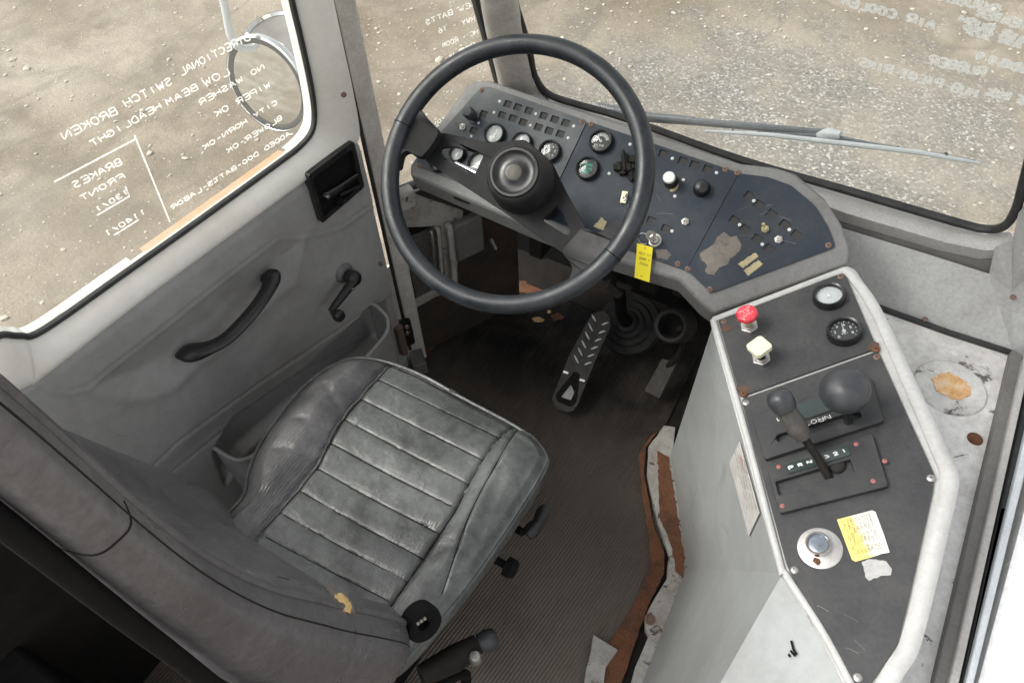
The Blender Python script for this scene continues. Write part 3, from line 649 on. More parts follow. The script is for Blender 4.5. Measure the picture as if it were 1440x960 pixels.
for t, p, q in (("NEW BATTS", (668, 8), (598, 36)), ('HWY - 16', (668, 30), (616, 48)), ('HC - ROOM', (672, 48), (622, 68)), ('CHANG 15', (668, 64), (632, 84))): wr(t, p, q, 9, .0024, j=.4, **K2)
for k in range(4): wr('WMOVW', (640 - k * 3, 160 + k * 9), (596 - k * 2, 186 + k * 8), 9, .0022, j=1.0, **K2)
bm = BM(); extrude_poly(bm, [QF.w(-.01, .0, 0.002), QF.w(a.x + .03, .0, 0.002), QF.w(a.x + .03, .575, 0.002), QF.w(-.01, .575, 0.002)], QF.n * -.03); o = obj('kick_wall', bm, 'grime'); struct(o)

# ------------------------------------------------------------------ cowl, sill, ledge and pan right of the dashboard
RY = 1.262; rw = lambda x, y, yy=RY: hit(x, y, (0, yy, 0), (0, 1, 0))
def quadstrip(name, rowsP, mat, thick, parent=None, kind='structure', bevel=0, smooth=False):
    bm = BM(); R_ = [[bm.verts.new(p) for p in r] for r in rowsP]; Q_ = [[bm.verts.new(Vector(p) + Vector(thick)) for p in r] for r in rowsP]
    for a, b, a2, b2 in zip(R_, R_[1:], Q_, Q_[1:]):
        for k in range(len(a) - 1): bm.faces.new((a[k], a[k + 1], b[k + 1], b[k])); bm.faces.new((a2[k], b2[k], b2[k + 1], a2[k + 1]))
        bm.faces.new((a[0], b[0], b2[0], a2[0])); bm.faces.new((a[-1], a2[-1], b2[-1], b[-1]))
    for r, q in ((R_[0], Q_[0]), (R_[-1], Q_[-1])):
        for k in range(len(r) - 1): bm.faces.new((r[k], q[k], q[k + 1], r[k + 1]))
    o = obj(name, bm, mat, parent, bevel=bevel, smooth=smooth)
    if kind and not parent: o['kind'] = kind
    return o
up_ = [(752, 118), (774, 140), (880, 173), (1040, 230), (1200, 277), (1340, 318), (1385, 329), (1420, 326)]
lo_ = [(745, 150), (772, 160), (870, 190), (1040, 246), (1190, 300), (1330, 341), (1385, 352), (1425, 350)]
rowsP = []
for t in (0, .25, .5, .75, 1.):
    rowsP.append([cpt(*a, .0).lerp(rw(*b), t) + Vector((0, 0, .006 * math.sin(t * math.pi))) for a, b in zip(up_, lo_)])
o = quadstrip('windshield_sill', rowsP, 'sill', (0, .01, -.03), kind=None, smooth=50)
tag(o, 'long pale grey painted sill under the windshield above the dashboard', 'sill')
# dark recessed band, then the pale sloping ledge panel
a = [rw(*q, RY + .012) for q in ((1000, 238), (1190, 296), (1330, 338), (1399, 350))]; b = [rw(*q, RY + .012) for q in ((1000, 262), (1185, 322), (1300, 357), (1392, 386))]
o = quadstrip('cowl_recess', [a, b], 'recess', (0, .02, 0)); o['kind'] = 'structure'
E1 = [rw(*q, RY) for q in ((1100, 292), (1185, 321), (1300, 356), (1391, 385))]
E0 = [hit(*q, (0, 0, .60), (0, 0, 1)) for q in ((1150, 396), (1240, 434), (1335, 468), (1425, 497))]
rows2 = [[p.lerp(q, t) for p, q in zip(E1, E0)] for t in (0, .33, .66, 1)]
o = quadstrip('cowl_panel', rows2, 'shelf', (0, .02, -.02), smooth=50); 
# upright end piece to the right of the recess
e0 = [rw(1391, 385), rw(1399, 350, RY), rw(1425, 350), cpt(1420, 326, .0)]
bm = BM(); q = [rw(1391, 385), rw(1399, 348), rw(1424, 340), cpt(1432, 300, .01), cpt(1470, 250, .01), rw(1500, 330), hit(1500, 520, (0, 0, .60), (0, 0, 1)), hit(1425, 497, (0, 0, .60), (0, 0, 1))]
vv = [bm.verts.new(p) for p in q]; ct = bm.verts.new((rw(1425, 400) + Vector((0, -.02, .0))))
for i in range(len(vv)): bm.faces.new((vv[i], vv[(i + 1) % len(vv)], ct))
r_ = bmesh.ops.extrude_face_region(bm, geom=bm.faces[:]); bmesh.ops.translate(bm, vec=(0.005, .03, -.01), verts=[g for g in r_['geom'] if isinstance(g, bmesh.types.BMVert)])
o = obj('cowl_end_panel', bm, 'shelf'); struct(o)
# gasket line
bm = BM(); tube(bm, [p + Vector((0, -.004, .004)) for p in E0] , .006, 8); o = obj('rubber_gasket', bm, 'seal', smooth=1); tag(o, 'dark rubber gasket where the pale cowl panel meets the dirty white pan', 'gasket')
# pan
PZ = .60; pz = lambda x, y, z=PZ: hit(x, y, (0, 0, z), (0, 0, 1))
bm = BM(); extrude_poly(bm, [pz(*q) for q in ((1150, 396), (1240, 434), (1335, 468), (1425, 497), (1408, 600), (1385, 720), (1340, 980), (1325, 1080), (1150, 1080), (1150, 600))], (0, 0, -.03))
struct(obj('engine_pan', bm, 'pan', M=Matrix()))
PF2 = Frame((0, 0, PZ), (1, 0, 0), (0, 0, 1))
c = PF2.px(1336, 545); cov = thing('round_cover', 'round white cover plate with an orange rust patch on the dirty pan', 'cover', tuple(PF2.w(c.x, c.y)))
bm = BM(); lathe(bm, [(0, .004), (.058, .004), (.062, .0015), (.0625, -.002)], 40); obj('cover_plate', bm, 'pan', cov, M=PF2.at(c.x, c.y, 0), smooth=50)
def mat_rustpatch():
    t = NT('rust_patch'); co = t.coord(); a = t.noise(40, 8, .75, co)
    t.l(t.ramp(a, [(.35, (.72, .62, .48)), (.5, (.72, .45, .22)), (.68, (.50, .24, .08))]), t.b.inputs['Base Color']); t.b.inputs['Roughness'].default_value = .8
    t.l(t.bump(a, .5, .002), t.b.inputs['Normal']); return t.m
MT['rustpatch'] = mat_rustpatch()
bm = BM(); random.seed(5)
pr_ = [(.031 * (1 + random.uniform(-.12, .12)) * math.cos(t), .029 * (1 + random.uniform(-.12, .12)) * math.sin(t)) for t in [k * .21 for k in range(30)]]
o = obj('rust_patch', plate(ragged([Vector(p) for p in pr_], .002, .003, 6), [], .002, .0062), 'rustpatch', cov, M=PF2.at(c.x, c.y, 0))
c = PF2.px(1371, 617); bm = BM(); lathe(bm, [(0, .001), (.009, .001), (.011, .003), (.013, .001), (.013, -.002)], 16, PF2.at(c.x, c.y, 0)); o = obj('drain_plug', bm, 'rust', smooth=1); tag(o, 'small dark rusty plug in the white pan nearest the right rail', 'plug')
for k, (x, y) in enumerate(((1301, 449), (1436, 364), (1425, 418))):
    p = rw(x, y, 1.235) if k else pz(x, y, .615); bm = BM(); lathe(bm, [(0, .003), (.004, .002), (.005, 0), (.005, -.004)], 10, Matrix.Translation(p) @ Matrix.Rotation(math.radians(50), 4, 'X')); o = obj('screw', bm, 'rustscrew', smooth=1); tag(o, ('small rusty screw on the gasket edge of the pale cowl panel', 'small dark screw high on the cowl end panel by the windshield corner', 'small dark screw low on the cowl end panel at the right')[k], 'screw')
# rails along the right edge and the sunlit outer body beyond
def rail(name, tl, tr, bl, br, z, th, mat, lab, cat):
    bm = BM(); extrude_poly(bm, [pz(*q, z) for q in (tl, tr, br, bl)], (0, 0, -th)); o = obj(name, bm, mat, bevel=.003); tag(o, lab, cat); return o
rail('inner_rail', (1424, 490), (1440, 500), (1302, 1010), (1322, 1010), .618, .06, 'recess', 'dirty brown-grey inner rail along the right edge of the pan', 'rail')
rail('middle_rail', (1441, 500), (1452, 500), (1324, 1010), (1338, 1010), .63, .07, 'sill', 'pale middle rail between the two dark strips at the right edge', 'rail')
rail('rubber_channel', (1453, 500), (1468, 500), (1340, 1010), (1346, 1010), .616, .07, 'seal', 'narrow black channel between the pale rails at the right edge', 'seal')
rail('outer_rail', (1469, 500), (1482, 500), (1347, 1010), (1358, 1010), .628, .07, 'lite', 'light bluish-grey outer rail next to the sunlit white panel', 'rail')
bm = BM(); extrude_poly(bm, [pz(*q, .60) for q in ((1483, 560), (1700, 560), (1700, 1100), (1338, 1100))], (0, 0, -.04)); o = obj('white_bodywork', bm, 'extwhite'); tag(o, 'bright sunlit white outer body panel at the lower right corner', 'panel')

# ================================================================== DASHBOARD
t38 = math.radians(38); DP = Frame((-.52, 1.157, .81), (1, 0, 0), (0, -math.sin(t38), math.cos(t38)))
dash = thing('dashboard', 'dark blue-grey dashboard of three plates with gauges and switches in a grey moulded housing', 'dashboard', (-.45, 1.1, .70))
dbody = [(668, 113), (690, 113), (826, 158), (1040, 229), (1085, 234), (1122, 246), (1160, 278), (1184, 315), (1197, 352), (1193, 372), (1004, 441), (985, 426), (955, 394), (862, 365), (760, 325), (590, 252), (577, 246), (577, 232), (612, 181), (655, 122)]
bo = DP.pts(dbody, -.004); bm = BM(); extrude_poly(bm, [DP.w(p.x, p.y, -.004) for p in bo], (0, .012, -.046)); obj('housing', bm, 'lip', dash, bevel=.006, seg=3)
plL = [(676, 123), (688, 122), (825.5, 170), (762, 304.5), (640, 254), (590, 235), (586, 225), (622, 184)]
plM = [(827.2, 170.6), (1038.7, 243), (964.6, 380.5), (875, 348), (763.6, 305)]
plR = [(1040.4, 244), (1080, 249), (1113, 261), (1147, 290), (1165, 320), (1175, 347), (1000, 412), (965.8, 379.5)]
sqL = [(714, 146.5), (728, 151), (743.5, 156), (764.5, 163), (780, 168), (795.5, 173), (706, 162), (721, 166.5), (735.5, 172), (757, 179), (772, 184), (788, 188.5), (680, 160.5), (666, 184)]
sqM = [(932.5, 216.5), (960, 226.5), (976.5, 232), (995, 238), (915.5, 310.5), (936.5, 321.5)]
sqR = [(1053.5, 276), (1067.5, 288), (1085, 301), (1103.5, 316), (1120, 330), (1032.5, 310), (1047.5, 322), (1065, 336), (1081.5, 349.5)]
H0 = .0
def facep(nm, poly, sqs, ang, size=.0170, lab=None):
    P2 = roundpoly(DP.pts(poly, H0), .008, 3); holes = []
    for q in sqs:
        c = DP.px(*q, H0); holes.append(rrect(c.x, c.y, size * 1.05, size * .86, .0012, ang, 2))
    o = obj(nm, plate(P2, holes, .004, 0), 'dashd' if lab else 'dash', dash, M=DP.M, label=lab)
    for q in sqs:
        c = DP.px(*q, H0); Mx = DP.at(c.x, c.y, -.0032, ang)
        if 'm' not in facep.__dict__:
            b2 = BM(); box(b2, (-size * .56, -size * .46, -.003), (size * .56, size * .46, 0)); w0 = obj('indicator_window', b2, 'window', o, M=Mx); facep.m = w0
        else: copy_part(facep.m, o, Mx)
    return o
fL = facep('face_plate', plL, sqL, 0, lab='left face plate greyed by dust and painted-in glare'); fM = facep('face_plate', plM, sqM, 0); fR = facep('face_plate', plR, sqR, -.30)
# screws
def screwmesh(nm, r, mat, fr, par, p, h=0, src={}):
    c = fr.px(*p, h); Mx = fr.at(c.x, c.y, h, random.uniform(0, 3))
    k = (nm, r, mat)
    if k not in src:
        b2 = BM(); lathe(b2, [(r * .3, r * .28), (r * .34, r * .42), (r * .75, r * .36), (r, r * .1), (r, -r * .3)], 12); lathe(b2, [(0, r * .1), (r * .3, r * .1)], 6); src[k] = obj(nm, b2, mat, par, M=Mx, smooth=40); return src[k]
    return copy_part(src[k], par, Mx)
for p in ((702.7, 142.7), (753.3, 160.4), (806.8, 177.5), (694.8, 158.3), (745.8, 176.4), (799, 194), (673, 173), (662.7, 191.6)): screwmesh('small_screw', .0032, 'print', DP, fL, p)
for p in ((886, 203), (856.5, 244), (945.5, 223), (961, 253), (949, 276), (1007.5, 243), (945, 325)): screwmesh('small_screw', .0032, 'print', DP, fM, p)
for p in ((1060, 282.5), (1040, 316), (1072, 343.5), (1110, 323)): screwmesh('small_screw', .0032, 'print', DP, fR, p)
for p, f_ in (((677, 127), fL), ((818, 171), fL), ((590, 233), fL), ((831, 175), fM), ((1020, 238), fM), ((953, 371), fM), ((1037, 243), fR), ((1165, 345), fR), ((998, 407), fR), ((967, 378.5), fR)):
    screwmesh('corner_screw', .0056, 'rustscrew', DP, f_, p)
# gauges
def gauge(fr, par, p, R_, dial, ndl=200, hgt=.012, kind='ticks', h=0, printc='print', asp=None):
    c = fr.px(*p, h); Mx = fr.at(c.x, c.y, h)
    b2 = BM(); lathe(b2, [(R_ * .80, hgt * .55), (R_ * .82, hgt), (R_ * .93, hgt * 1.1), (R_, hgt * .8), (R_ * 1.02, 0), (R_ * 1.02, -.003)], 40); g = obj('gauge', b2, 'black', par, M=Mx, smooth=50)
    b2 = BM(); lathe(b2, [(0, hgt * .45), (R_ * .83, hgt * .45), (R_ * .83, -.002)], 32); obj('dial', b2, dial, g, M=Mx)
    b2 = BM(); z = hgt * .5
    def tk(a, r0, r1, w_):
        d = Vector((math.cos(a), math.sin(a))); n_ = Vector((-d.y, d.x)) * w_
        v = [b2.verts.new((*(d * r0 * R_ + n_), z)), b2.verts.new((*(d * r1 * R_ + n_), z)), b2.verts.new((*(d * r1 * R_ - n_), z)), b2.verts.new((*(d * r0 * R_ - n_), z))]; b2.faces.new(v)
    if kind == 'ticks':
        for k in range(13): tk(math.radians(215 - k * 250 / 12), .60 if k % 3 == 0 else .66, .74, .0007)
    elif kind == 'fan':
        for k in range(9): tk(math.radians(150 - k * 15), .42, .68, .0010)
        letters(b2, 'H', (-.012 * R_ / .02, -.004), (-.006, -.004), .005, .001, z); letters(b2, 'AIR', (.0, -.010), (.010, -.010), .004, .0008, z)
    elif kind == 'digits':
        for k in range(13): tk(math.radians(225 - k * 270 / 12), .68, .76, .0006)
        for k in range(6):
            a = math.radians(215 - k * 250 / 5); q = (math.cos(a) * .5 * R_, math.sin(a) * .5 * R_); letters(b2, str(k * 2), (q[0] - .002, q[1] - .002), (q[0] + .002, q[1] - .002), .0045, .0008, z)
        letters(b2, 'PSI', (-.005, -.006), (.005, -.006), .003, .0006, z)
    elif kind == 'hour':
        for k, (t_, w_) in enumerate((('HOURS', .018), ('00248', .022), ('QUARTZ', .014))): letters(b2, t_, (-w_ / 2, .005 - k * .008), (w_ / 2, .005 - k * .008), .0055, .0011, z)
    obj('dial_print', b2, printc, g, M=Mx)
    if ndl is not None:
        b2 = BM(); a = math.radians(ndl); d = Vector((math.cos(a), math.sin(a), 0)); tube(b2, [-d * R_ * .15 + Vector((0, 0, z + .0012)), d * R_ * .62 + Vector((0, 0, z + .0012))], [.0011, .0005], 5); lathe(b2, [(0, z + .003), (.003, z + .002), (.003, z)], 10)
        obj('needle', b2, 'lite' if dial == 'dialb' else ('chrome' if kind == 'digits' else 'print'), g, M=Mx)
    b2 = BM(); lathe(b2, [(0, hgt * .82), (R_ * .5, hgt * .79), (R_ * .81, hgt * .7)], 32); obj('lens', b2, 'lens', g, M=Mx, smooth=1)
    return g
def R_px(fr, p, r): return (fr.px(p[0] + r, p[1]) - fr.px(p[0] - r, p[1])).length / 2
gauge(DP, fL, (697, 190), .0235, 'dialw', -60); gauge(DP, fL, (735, 202), .0225, 'dialw', 120); gauge(DP, fL, (774, 214), .0235, 'dialb', 120, kind='digits')
gauge(DP, fM, (846, 200), .0245, 'dialb', 150, kind='fan'); gauge(DP, fM, (827, 238), .0240, 'dialb', None, kind='hour', printc='green')
gauge(DP, fL, (677, 233), .029, 'dialw', 40, .014); gauge(DP, fL, (645, 218), .0185, 'dialw', 20, .013); gauge(DP, fL, (617, 231), .019, 'dialb', 100, .014)
# knobs and switches
def push_knob(fr, par, p, mat, r=.011, l=.032, h=0, nm='knob', tilt=(0, 0)):
    c = fr.px(*p, h); b2 = BM(); lathe(b2, [(0, l + .001), (r * .75, l), (r, l - .004), (r * 1.02, l * .5), (r * .55, l * .42), (r * .5, 0), (r * 1.1, .003), (r * 1.15, 0)], 20)
    return obj(nm, b2, mat, par, M=fr.at(c.x, c.y, h), smooth=45)
push_knob(DP, fL, (667, 166), 'knob', .0125, .040)
k_ = push_knob(DP, fM, (944, 256), 'black', .0125, .030); c = DP.px(944, 256); b2 = BM(); lathe(b2, [(0, .034), (.0105, .0335), (.0118, .031), (.0118, .024)], 20); obj('knob_cap', b2, 'print', k_, M=DP.at(c.x, c.y, 0), smooth=40)
push_knob(DP, fM, (987, 266), 'black', .0145, .020)
def toggle(fr, par, p, mat='steel', d=(-.4, .4, 1), ln=.020, h=0):
    c = fr.px(*p, h); Mx = fr.at(c.x, c.y, h); b2 = BM(); lathe(b2, [(.0075, 0), (.0075, .0030), (.0050, .0036), (.0048, .008), (.003, .008), (0, .006)], 6); t_ = obj('toggle_switch', b2, mat, par, M=Mx)
    d = Vector(d).normalized(); b2 = BM(); tube(b2, [d * .004, d * ln * .7, d * ln], [.0017, .0022, .003], 8); obj('toggle_lever', b2, mat, t_, M=Mx, smooth=1)
toggle(DP, fL, (651, 179), d=(-1, .1, .6)); toggle(DP, fM, (878, 280), d=(.3, .5, .8), ln=.016); toggle(DP, fM, (964, 312), d=(.1, .2, 1), ln=.010)
toggle(DP, fR, (1076, 322), 'tan', d=(-.5, .5, 1), ln=.014); toggle(DP, fR, (1095, 337), 'steel', d=(0, 0, 1), ln=.008)
c = DP.px(878, 278); b2 = BM(); box(b2, (-.006, -.012, 0), (.006, .012, .005)); obj('switch_plate', b2, 'cream', fM, M=DP.at(c.x, c.y, 0, .2), bevel=.001)
# cluster of broken rocker switches near the wheel rim
for (x, y, a, sx, sy, sz) in ((872, 236, .5, .012, .006, .012), (880, 229, .5, .006, .014, .016), (886, 238, .6, .012, .005, .014), (892, 226, .5, .010, .005, .012), (889, 247, .4, .006, .010, .010), (878, 243, .6, .010, .004, .010)):
    c = DP.px(x, y); b2 = BM(); box(b2, (-sx, -sy, 0), (sx, sy, sz)); box(b2, (-sx * .4, -sy * 1.5, sz * .3), (sx * .4, sy * 1.5, sz * 1.25)); obj('rocker_switch', b2, 'dark', fM, M=DP.at(c.x, c.y, 0, a), bevel=.0012)
# adhesive patches
def patch(fr, par, pts, mat, nm, z=.0006, rnd=.003, t=.0006, lab=None):
    return obj(nm, plate(ragged([Vector(p[:2]) for p in fr.pts(pts)], .0009 if rnd else .0003, .003, len(pts)), [], t, z), mat, par, M=fr.M, label=lab)
patch(DP, fR, [(1018, 326), (1027, 333), (1036, 332), (1043, 345), (1041, 352), (1034, 360), (1027, 363), (1024, 372), (1012, 376), (1004, 386), (996, 386), (992, 381), (994, 372), (985, 364), (984, 356), (1003, 344), (1008, 334)], 'residue', 'glue_residue')
patch(DP, fR, [(1038, 371), (1062, 355), (1067, 360), (1045, 377)], 'tan', 'label_remnant'); patch(DP, fR, [(1046, 380), (1066, 366), (1073, 371), (1052, 388)], 'tan', 'label_remnant')
patch(DP, fM, [(946, 246), (953, 250), (955, 262), (950, 269), (943, 270), (942, 266), (948, 262), (949, 253)], 'tan', 'tape_smear')
patch(DP, fM, [(835, 318), (846, 306), (853, 312), (848, 325)], 'tan', 'tape_smear'); patch(DP, fM, [(922, 352), (936, 350), (944, 358), (938, 366), (924, 362)], 'residue', 'tape_smear')
# ignition switch, key ring and yellow tag
c = DP.px(921, 338); b2 = BM(); lathe(b2, [(0, .009), (.006, .009), (.0085, .007), (.0095, .003), (.013, .0025), (.0135, 0)], 24); obj('ignition_switch', b2, 'steel', fM, M=DP.at(c.x, c.y, 0), smooth=40)
ik = DP.w(c.x, c.y, .009); kt = thing('ignition_key', 'ignition key with a split ring and yellow paper tag hanging below the dashboard switch', 'key', tuple(ik))
kd = (DP.n * .9 + Vector((-.25, 0, .2))).normalized()
b2 = BM(); tube(b2, [ik - DP.n * .004, ik + kd * .014], .0018, 6); Mk = Matrix.Translation(ik + kd * .020) @ Matrix.Rotation(.5, 4, 'Y') @ Matrix.Rotation(math.radians(70), 4, 'X')
lathe(b2, [(.004, -.001), (.004, .001), (.010, .001), (.010, -.001), (.004, -.001)], 20, Mk); obj('key', b2, 'steel', kt, smooth=30)
rc = hit(905, 336, ik + DP.n * .010, DP.n); b2 = BM(); tube(b2, [rc + Vector((math.cos(t) * .011, .3 * math.sin(t) * .011, math.sin(t) * .011)) for t in [k * 2 * math.pi / 24 for k in range(24)]], .0012, 6, closed=True); obj('split_ring', b2, 'chrome', kt, smooth=1)
TF = Frame(rc, (1, 0, 0), (.06, -.80, .60)); tp = TF.pts([(896, 342), (918, 348), (913, 397), (892, 390)])
b2 = plate(tp, [], .0008, 0); tg = obj('tag', b2, 'yellow', kt, M=TF.M)
b2 = BM(); mid = TF.pts([(899, 357), (915, 361), (899, 364), (914, 368), (899, 371), (912, 375)])
letters(b2, 'KEY 12', mid[0], mid[1], .0042, .0006, .0012, jit=.3); letters(b2, 'DOOR 2', mid[2], mid[3], .0042, .0006, .0012, jit=.3); letters(b2, '2004', mid[4], mid[5], .0042, .0006, .0012, jit=.3)
for q in ((907, 349), (902, 388)): r_ = TF.px(*q); lathe(b2, [(0, .0014), (.0013, .0014)], 10, Matrix.Translation((r_.x, r_.y, 0)))
obj('tag_writing', b2, 'ink', tg, M=TF.M)

# ================================================================== STEERING
wc = Vector((-.553, .863, .921)); ta, aa = math.radians(38), math.radians(-10)
wn = Vector((-math.sin(ta) * math.sin(aa), -math.sin(ta) * math.cos(aa), math.cos(ta))); SW = Frame(wc, (1, 0, 0), wn)
whl = thing('steering_wheel', 'large worn black two-spoke steering wheel with a round horn button', 'steering wheel', tuple(wc))
b2 = BM(); RR = .2255; N = 96
for i in range(N): pass
tube(b2, [SW.w(RR * math.cos(t), RR * math.sin(t), 0) for t in [2 * math.pi * k / N for k in range(N)]], .0165, 18, closed=True, flat=None)
obj('rim', b2, 'wheel', whl, smooth=1)
for q in ((560, 172), (866, 362)):
    a_ = SW.px(*q); a_.normalize(); cc_ = SW.w(a_.x * RR, a_.y * RR); rd = (SW.u * a_.x + SW.v * a_.y); b2 = BM()
    tube(b2, [cc_ + (rd * math.cos(t) + SW.n * math.sin(t)) * .0163 for t in [k * 2 * math.pi / 24 for k in range(24)]], .0010, 6, closed=True); obj('rim_seam', b2, 'blackm', whl, smooth=1)
HS = -.042
def arm(pts, nm, h=0., th=.022, mat='wheel', bv=.006):
    P2 = roundpoly(SW.pts(pts, h), .012, 4); bq = plate(P2, [], th, 0)
    for v in bq.verts: v.co.z -= .040 * sstep(np.array((.195 - math.hypot(v.co.x, v.co.y)) / .070)).item()
    return obj(nm, bq, mat, whl, M=SW.M @ Matrix.Translation((0, 0, h)), bevel=bv, seg=3)
arm([(577, 152), (588, 150), (598, 164), (614, 179), (604, 198), (590, 219), (581, 218), (572, 211), (564, 216), (560, 236), (552, 236), (556, 200), (566, 172)], 'spoke_grip', .004, .020, 'hub')
arm([(785, 351), (798, 334), (816, 313), (836, 328), (852, 322), (868, 304), (882, 318), (866, 346), (846, 370), (822, 390), (808, 394), (800, 392), (806, 378), (800, 366)], 'spoke_grip', .004, .020, 'hub')
hp1 = roundpoly(SW.pts([(619, 208), (637, 206), (681, 217), (666, 248), (655, 242), (622, 222)], HS), .006, 3); hp2 = roundpoly(SW.pts([(785, 287), (803, 327), (797, 331), (762, 309)], HS), .006, 3)
po = roundpoly(SW.pts([(619, 186), (690, 201), (738, 196), (775, 226), (800, 277), (825, 322), (794, 358), (720, 306), (655, 263), (596, 225)], HS), .008, 3)
obj('spoke_plate', plate(po, [hp1, hp2], .008, 0), 'blk2', whl, M=SW.M @ Matrix.Translation((0, 0, HS)), bevel=.0015)
c = SW.px(727, 247, 0); HM = SW.M @ Matrix.Translation((c.x, c.y, .008))
b2 = BM(); lathe(b2, [(.044, .012), (.0475, .010), (.052, .000), (.0560, -.022), (.0585, -.050), (.056, -.066), (.030, -.070)], 56); hb = obj('hub', b2, 'hub', whl, M=HM, smooth=40)
b2 = BM(); lathe(b2, [(0, .0135), (.014, .0135), (.0155, .0128), (.020, .0105), (.031, .0095), (.0345, .0115), (.0375, .0155), (.0415, .0155), (.0435, .012), (.0435, .004)], 56); hr = obj('horn_button', b2, 'black', hb, M=HM, smooth=40)
MT['worn'] = paint('worn_disc', (.085, .078, .062), .6, (.03, .03, .03), .7, 60, .1, 800)
b2 = BM(); lathe(b2, [(0, .0150), (.011, .0148), (.0135, .0135)], 32); obj('worn_emblem', b2, 'worn', hr, M=HM, smooth=1)
# column, shroud and stalk
col_ = thing('steering_column', 'black steering column with a chrome turn signal stalk behind the wheel', 'steering column', tuple(SW.w(c.x, c.y, -.3)))
b2 = BM(); tube(b2, [SW.w(c.x, c.y, -.06), SW.w(c.x, c.y, -.62)], .020, 16); obj('shaft', b2, 'blackm', col_, smooth=40)
b2 = BM(); tube(b2, [SW.w(c.x, c.y, -.064), SW.w(c.x, c.y, -.12), SW.w(c.x, c.y, -.16)], [.046, .048, .040], 24); obj('shroud', b2, 'blackm', col_, smooth=40)
a_ = SW.px(640, 229, -.075); b_ = SW.px(690, 254, -.075); b2 = BM()
tube(b2, [SW.w(b_.x, b_.y, -.078), SW.w(a_.x * .45 + b_.x * .55, a_.y * .45 + b_.y * .55, -.077), SW.w(a_.x * .7 + b_.x * .3, a_.y * .7 + b_.y * .3, -.076), SW.w(a_.x, a_.y, -.075)], [.0085, .008, .0045, .0035], 12); obj('signal_stalk', b2, 'chrome', col_, smooth=1)
b2 = BM(); q = DP.px(655, 272, -.02); box(b2, (-.022, -.02, -.03), (.022, .02, .018)); obj('column_bracket', b2, 'blackm', col_, M=DP.at(q.x, q.y, -.03), bevel=.003)

# ================================================================== CONSOLE
cA = Vector((-.18, .934, .69)); ce2 = Vector((.183, .156, .08)); ce1 = Vector((.265, -.40, 0)); CN = ce1.cross(ce2); CN = CN if CN.z > 0 else -CN
CF = Frame(cA, ce2, CN)
con = thing('engine_console', 'pale grey engine console with black control plates, gauges and two shift gates', 'console', tuple(CF.w(.1, -.3, -.6)))
rimo = [(997, 447), (1190, 372), (1203, 378), (1238, 432), (1290, 545), (1335, 640), (1349, 668), (1347, 692), (1336, 740), (1312, 840), (1290, 915), (1270, 950), (1215, 1040), (1150, 1090), (1222, 1030), (1190, 968), (1150, 890), (1098, 806), (1092, 795), (1045, 620)]
rimo = [(997, 447), (1190, 372), (1203, 378), (1238, 432), (1290, 545), (1335, 640), (1349, 668), (1347, 692), (1336, 740), (1312, 840), (1290, 915), (1270, 950), (1240, 1010), (1216, 1016), (1190, 968), (1150, 890), (1098, 806), (1092, 795), (1045, 620)]
ro = CF.pts(rimo, 0.); hl = [(1008, 450), (1185, 384), (1192, 388), (1226, 438), (1275, 548), (1314, 640), (1322, 668), (1320, 692), (1309, 735), (1286, 835), (1266, 905), (1246, 935), (1222, 972), (1208, 962), (1166, 882), (1110, 800), (1103, 786), (1056, 612)]
b2 = plate(roundpoly(ro, .012, 3), [], .008, -.003); obj('top_panel', b2, 'crim', con, M=CF.M, bevel=.0025, seg=3)
# raised rounded edge moulding round the plates
b2 = BM(); mo = [(1003, 449), (1100, 412), (1178, 382.5), (1189, 380.5), (1198, 388), (1231, 435), (1282, 546), (1324, 640), (1335, 668), (1333, 692), (1322, 738), (1298, 838), (1278, 910), (1258, 942), (1234, 985)]
mp = [CF.w(p.x, p.y, -.001) for p in smooth_path([(p.x, p.y, 0) for p in CF.pts(mo)], 4)]
nn = len(mp); rr = [.0045 + .0045 * min(1, max(0, (i - nn * .14) / (nn * .4))) for i in range(nn)]; tube(b2, mp, rr, 10, flat=(CF.n, 1.35)); obj('edge_moulding', b2, 'crim', con, smooth=1)
b2 = BM(); ml = [CF.w(p.x, p.y, -.002) for p in smooth_path([(p.x, p.y, 0) for p in CF.pts([(1003, 449), (1050, 612), (1097, 792), (1104, 806), (1156, 886), (1197, 962), (1215, 1000)])], 6)]; tube(b2, ml, .0052, 10, flat=(CF.n, 1.1)); obj('edge_moulding', b2, 'crim', con, smooth=1)
# side body
W = lambda p, h=0.: CF.w(*CF.px(*p), h)
T0, T1, T2, T3 = [W(q, -.007) for q in ((1003, 450), (1100, 803), (1193, 965), (1219, 1013))]
TR = [W(q, -.012) for q in ((1238, 1008), (1345, 690), (1345, 668), (1200, 380))]
B0, B1, B2, B3 = FLz(943, 640, .03), FLz(966, 797, .03), FLz(900, 968, .03), FLz(862, 1052, .03)
M1 = hit(1004, 975, T1, (B1 - T1).cross(B2 - T1)); M2 = T2 + (M1 - T1); M3 = T3 + (M1 - T1); B3 = FLz(862, 1100, .03)
b2 = BM(); V = lambda p: b2.verts.new(p)
t0, t1, t2, t3, b0, b1, bb2, bb3, m1, m2, m3 = [V(p) for p in (T0, T1, T2, T3, B0, B1, B2, B3, M1, M2, M3)]
g0, g1, g2, g3 = [V(p) for p in TR]; h0, h1, h2, h3 = [V((p.x, p.y, .03)) for p in TR]; f0 = V((T0.x + .02, T0.y + .02, .03))
for f in ((t0, t1, b1, b0), (t1, m1, bb2, b1), (t1, t2, m2, m1), (m1, m2, bb3, bb2), (t2, t3, m3, m2), (m2, m3, bb3), (t3, g0, h0, m3), (m3, h0, bb3), (g0, g1, h1, h0), (g1, g2, h2, h1), (g2, g3, h3, h2), (g3, t0, b0, h3)): b2.faces.new(f)
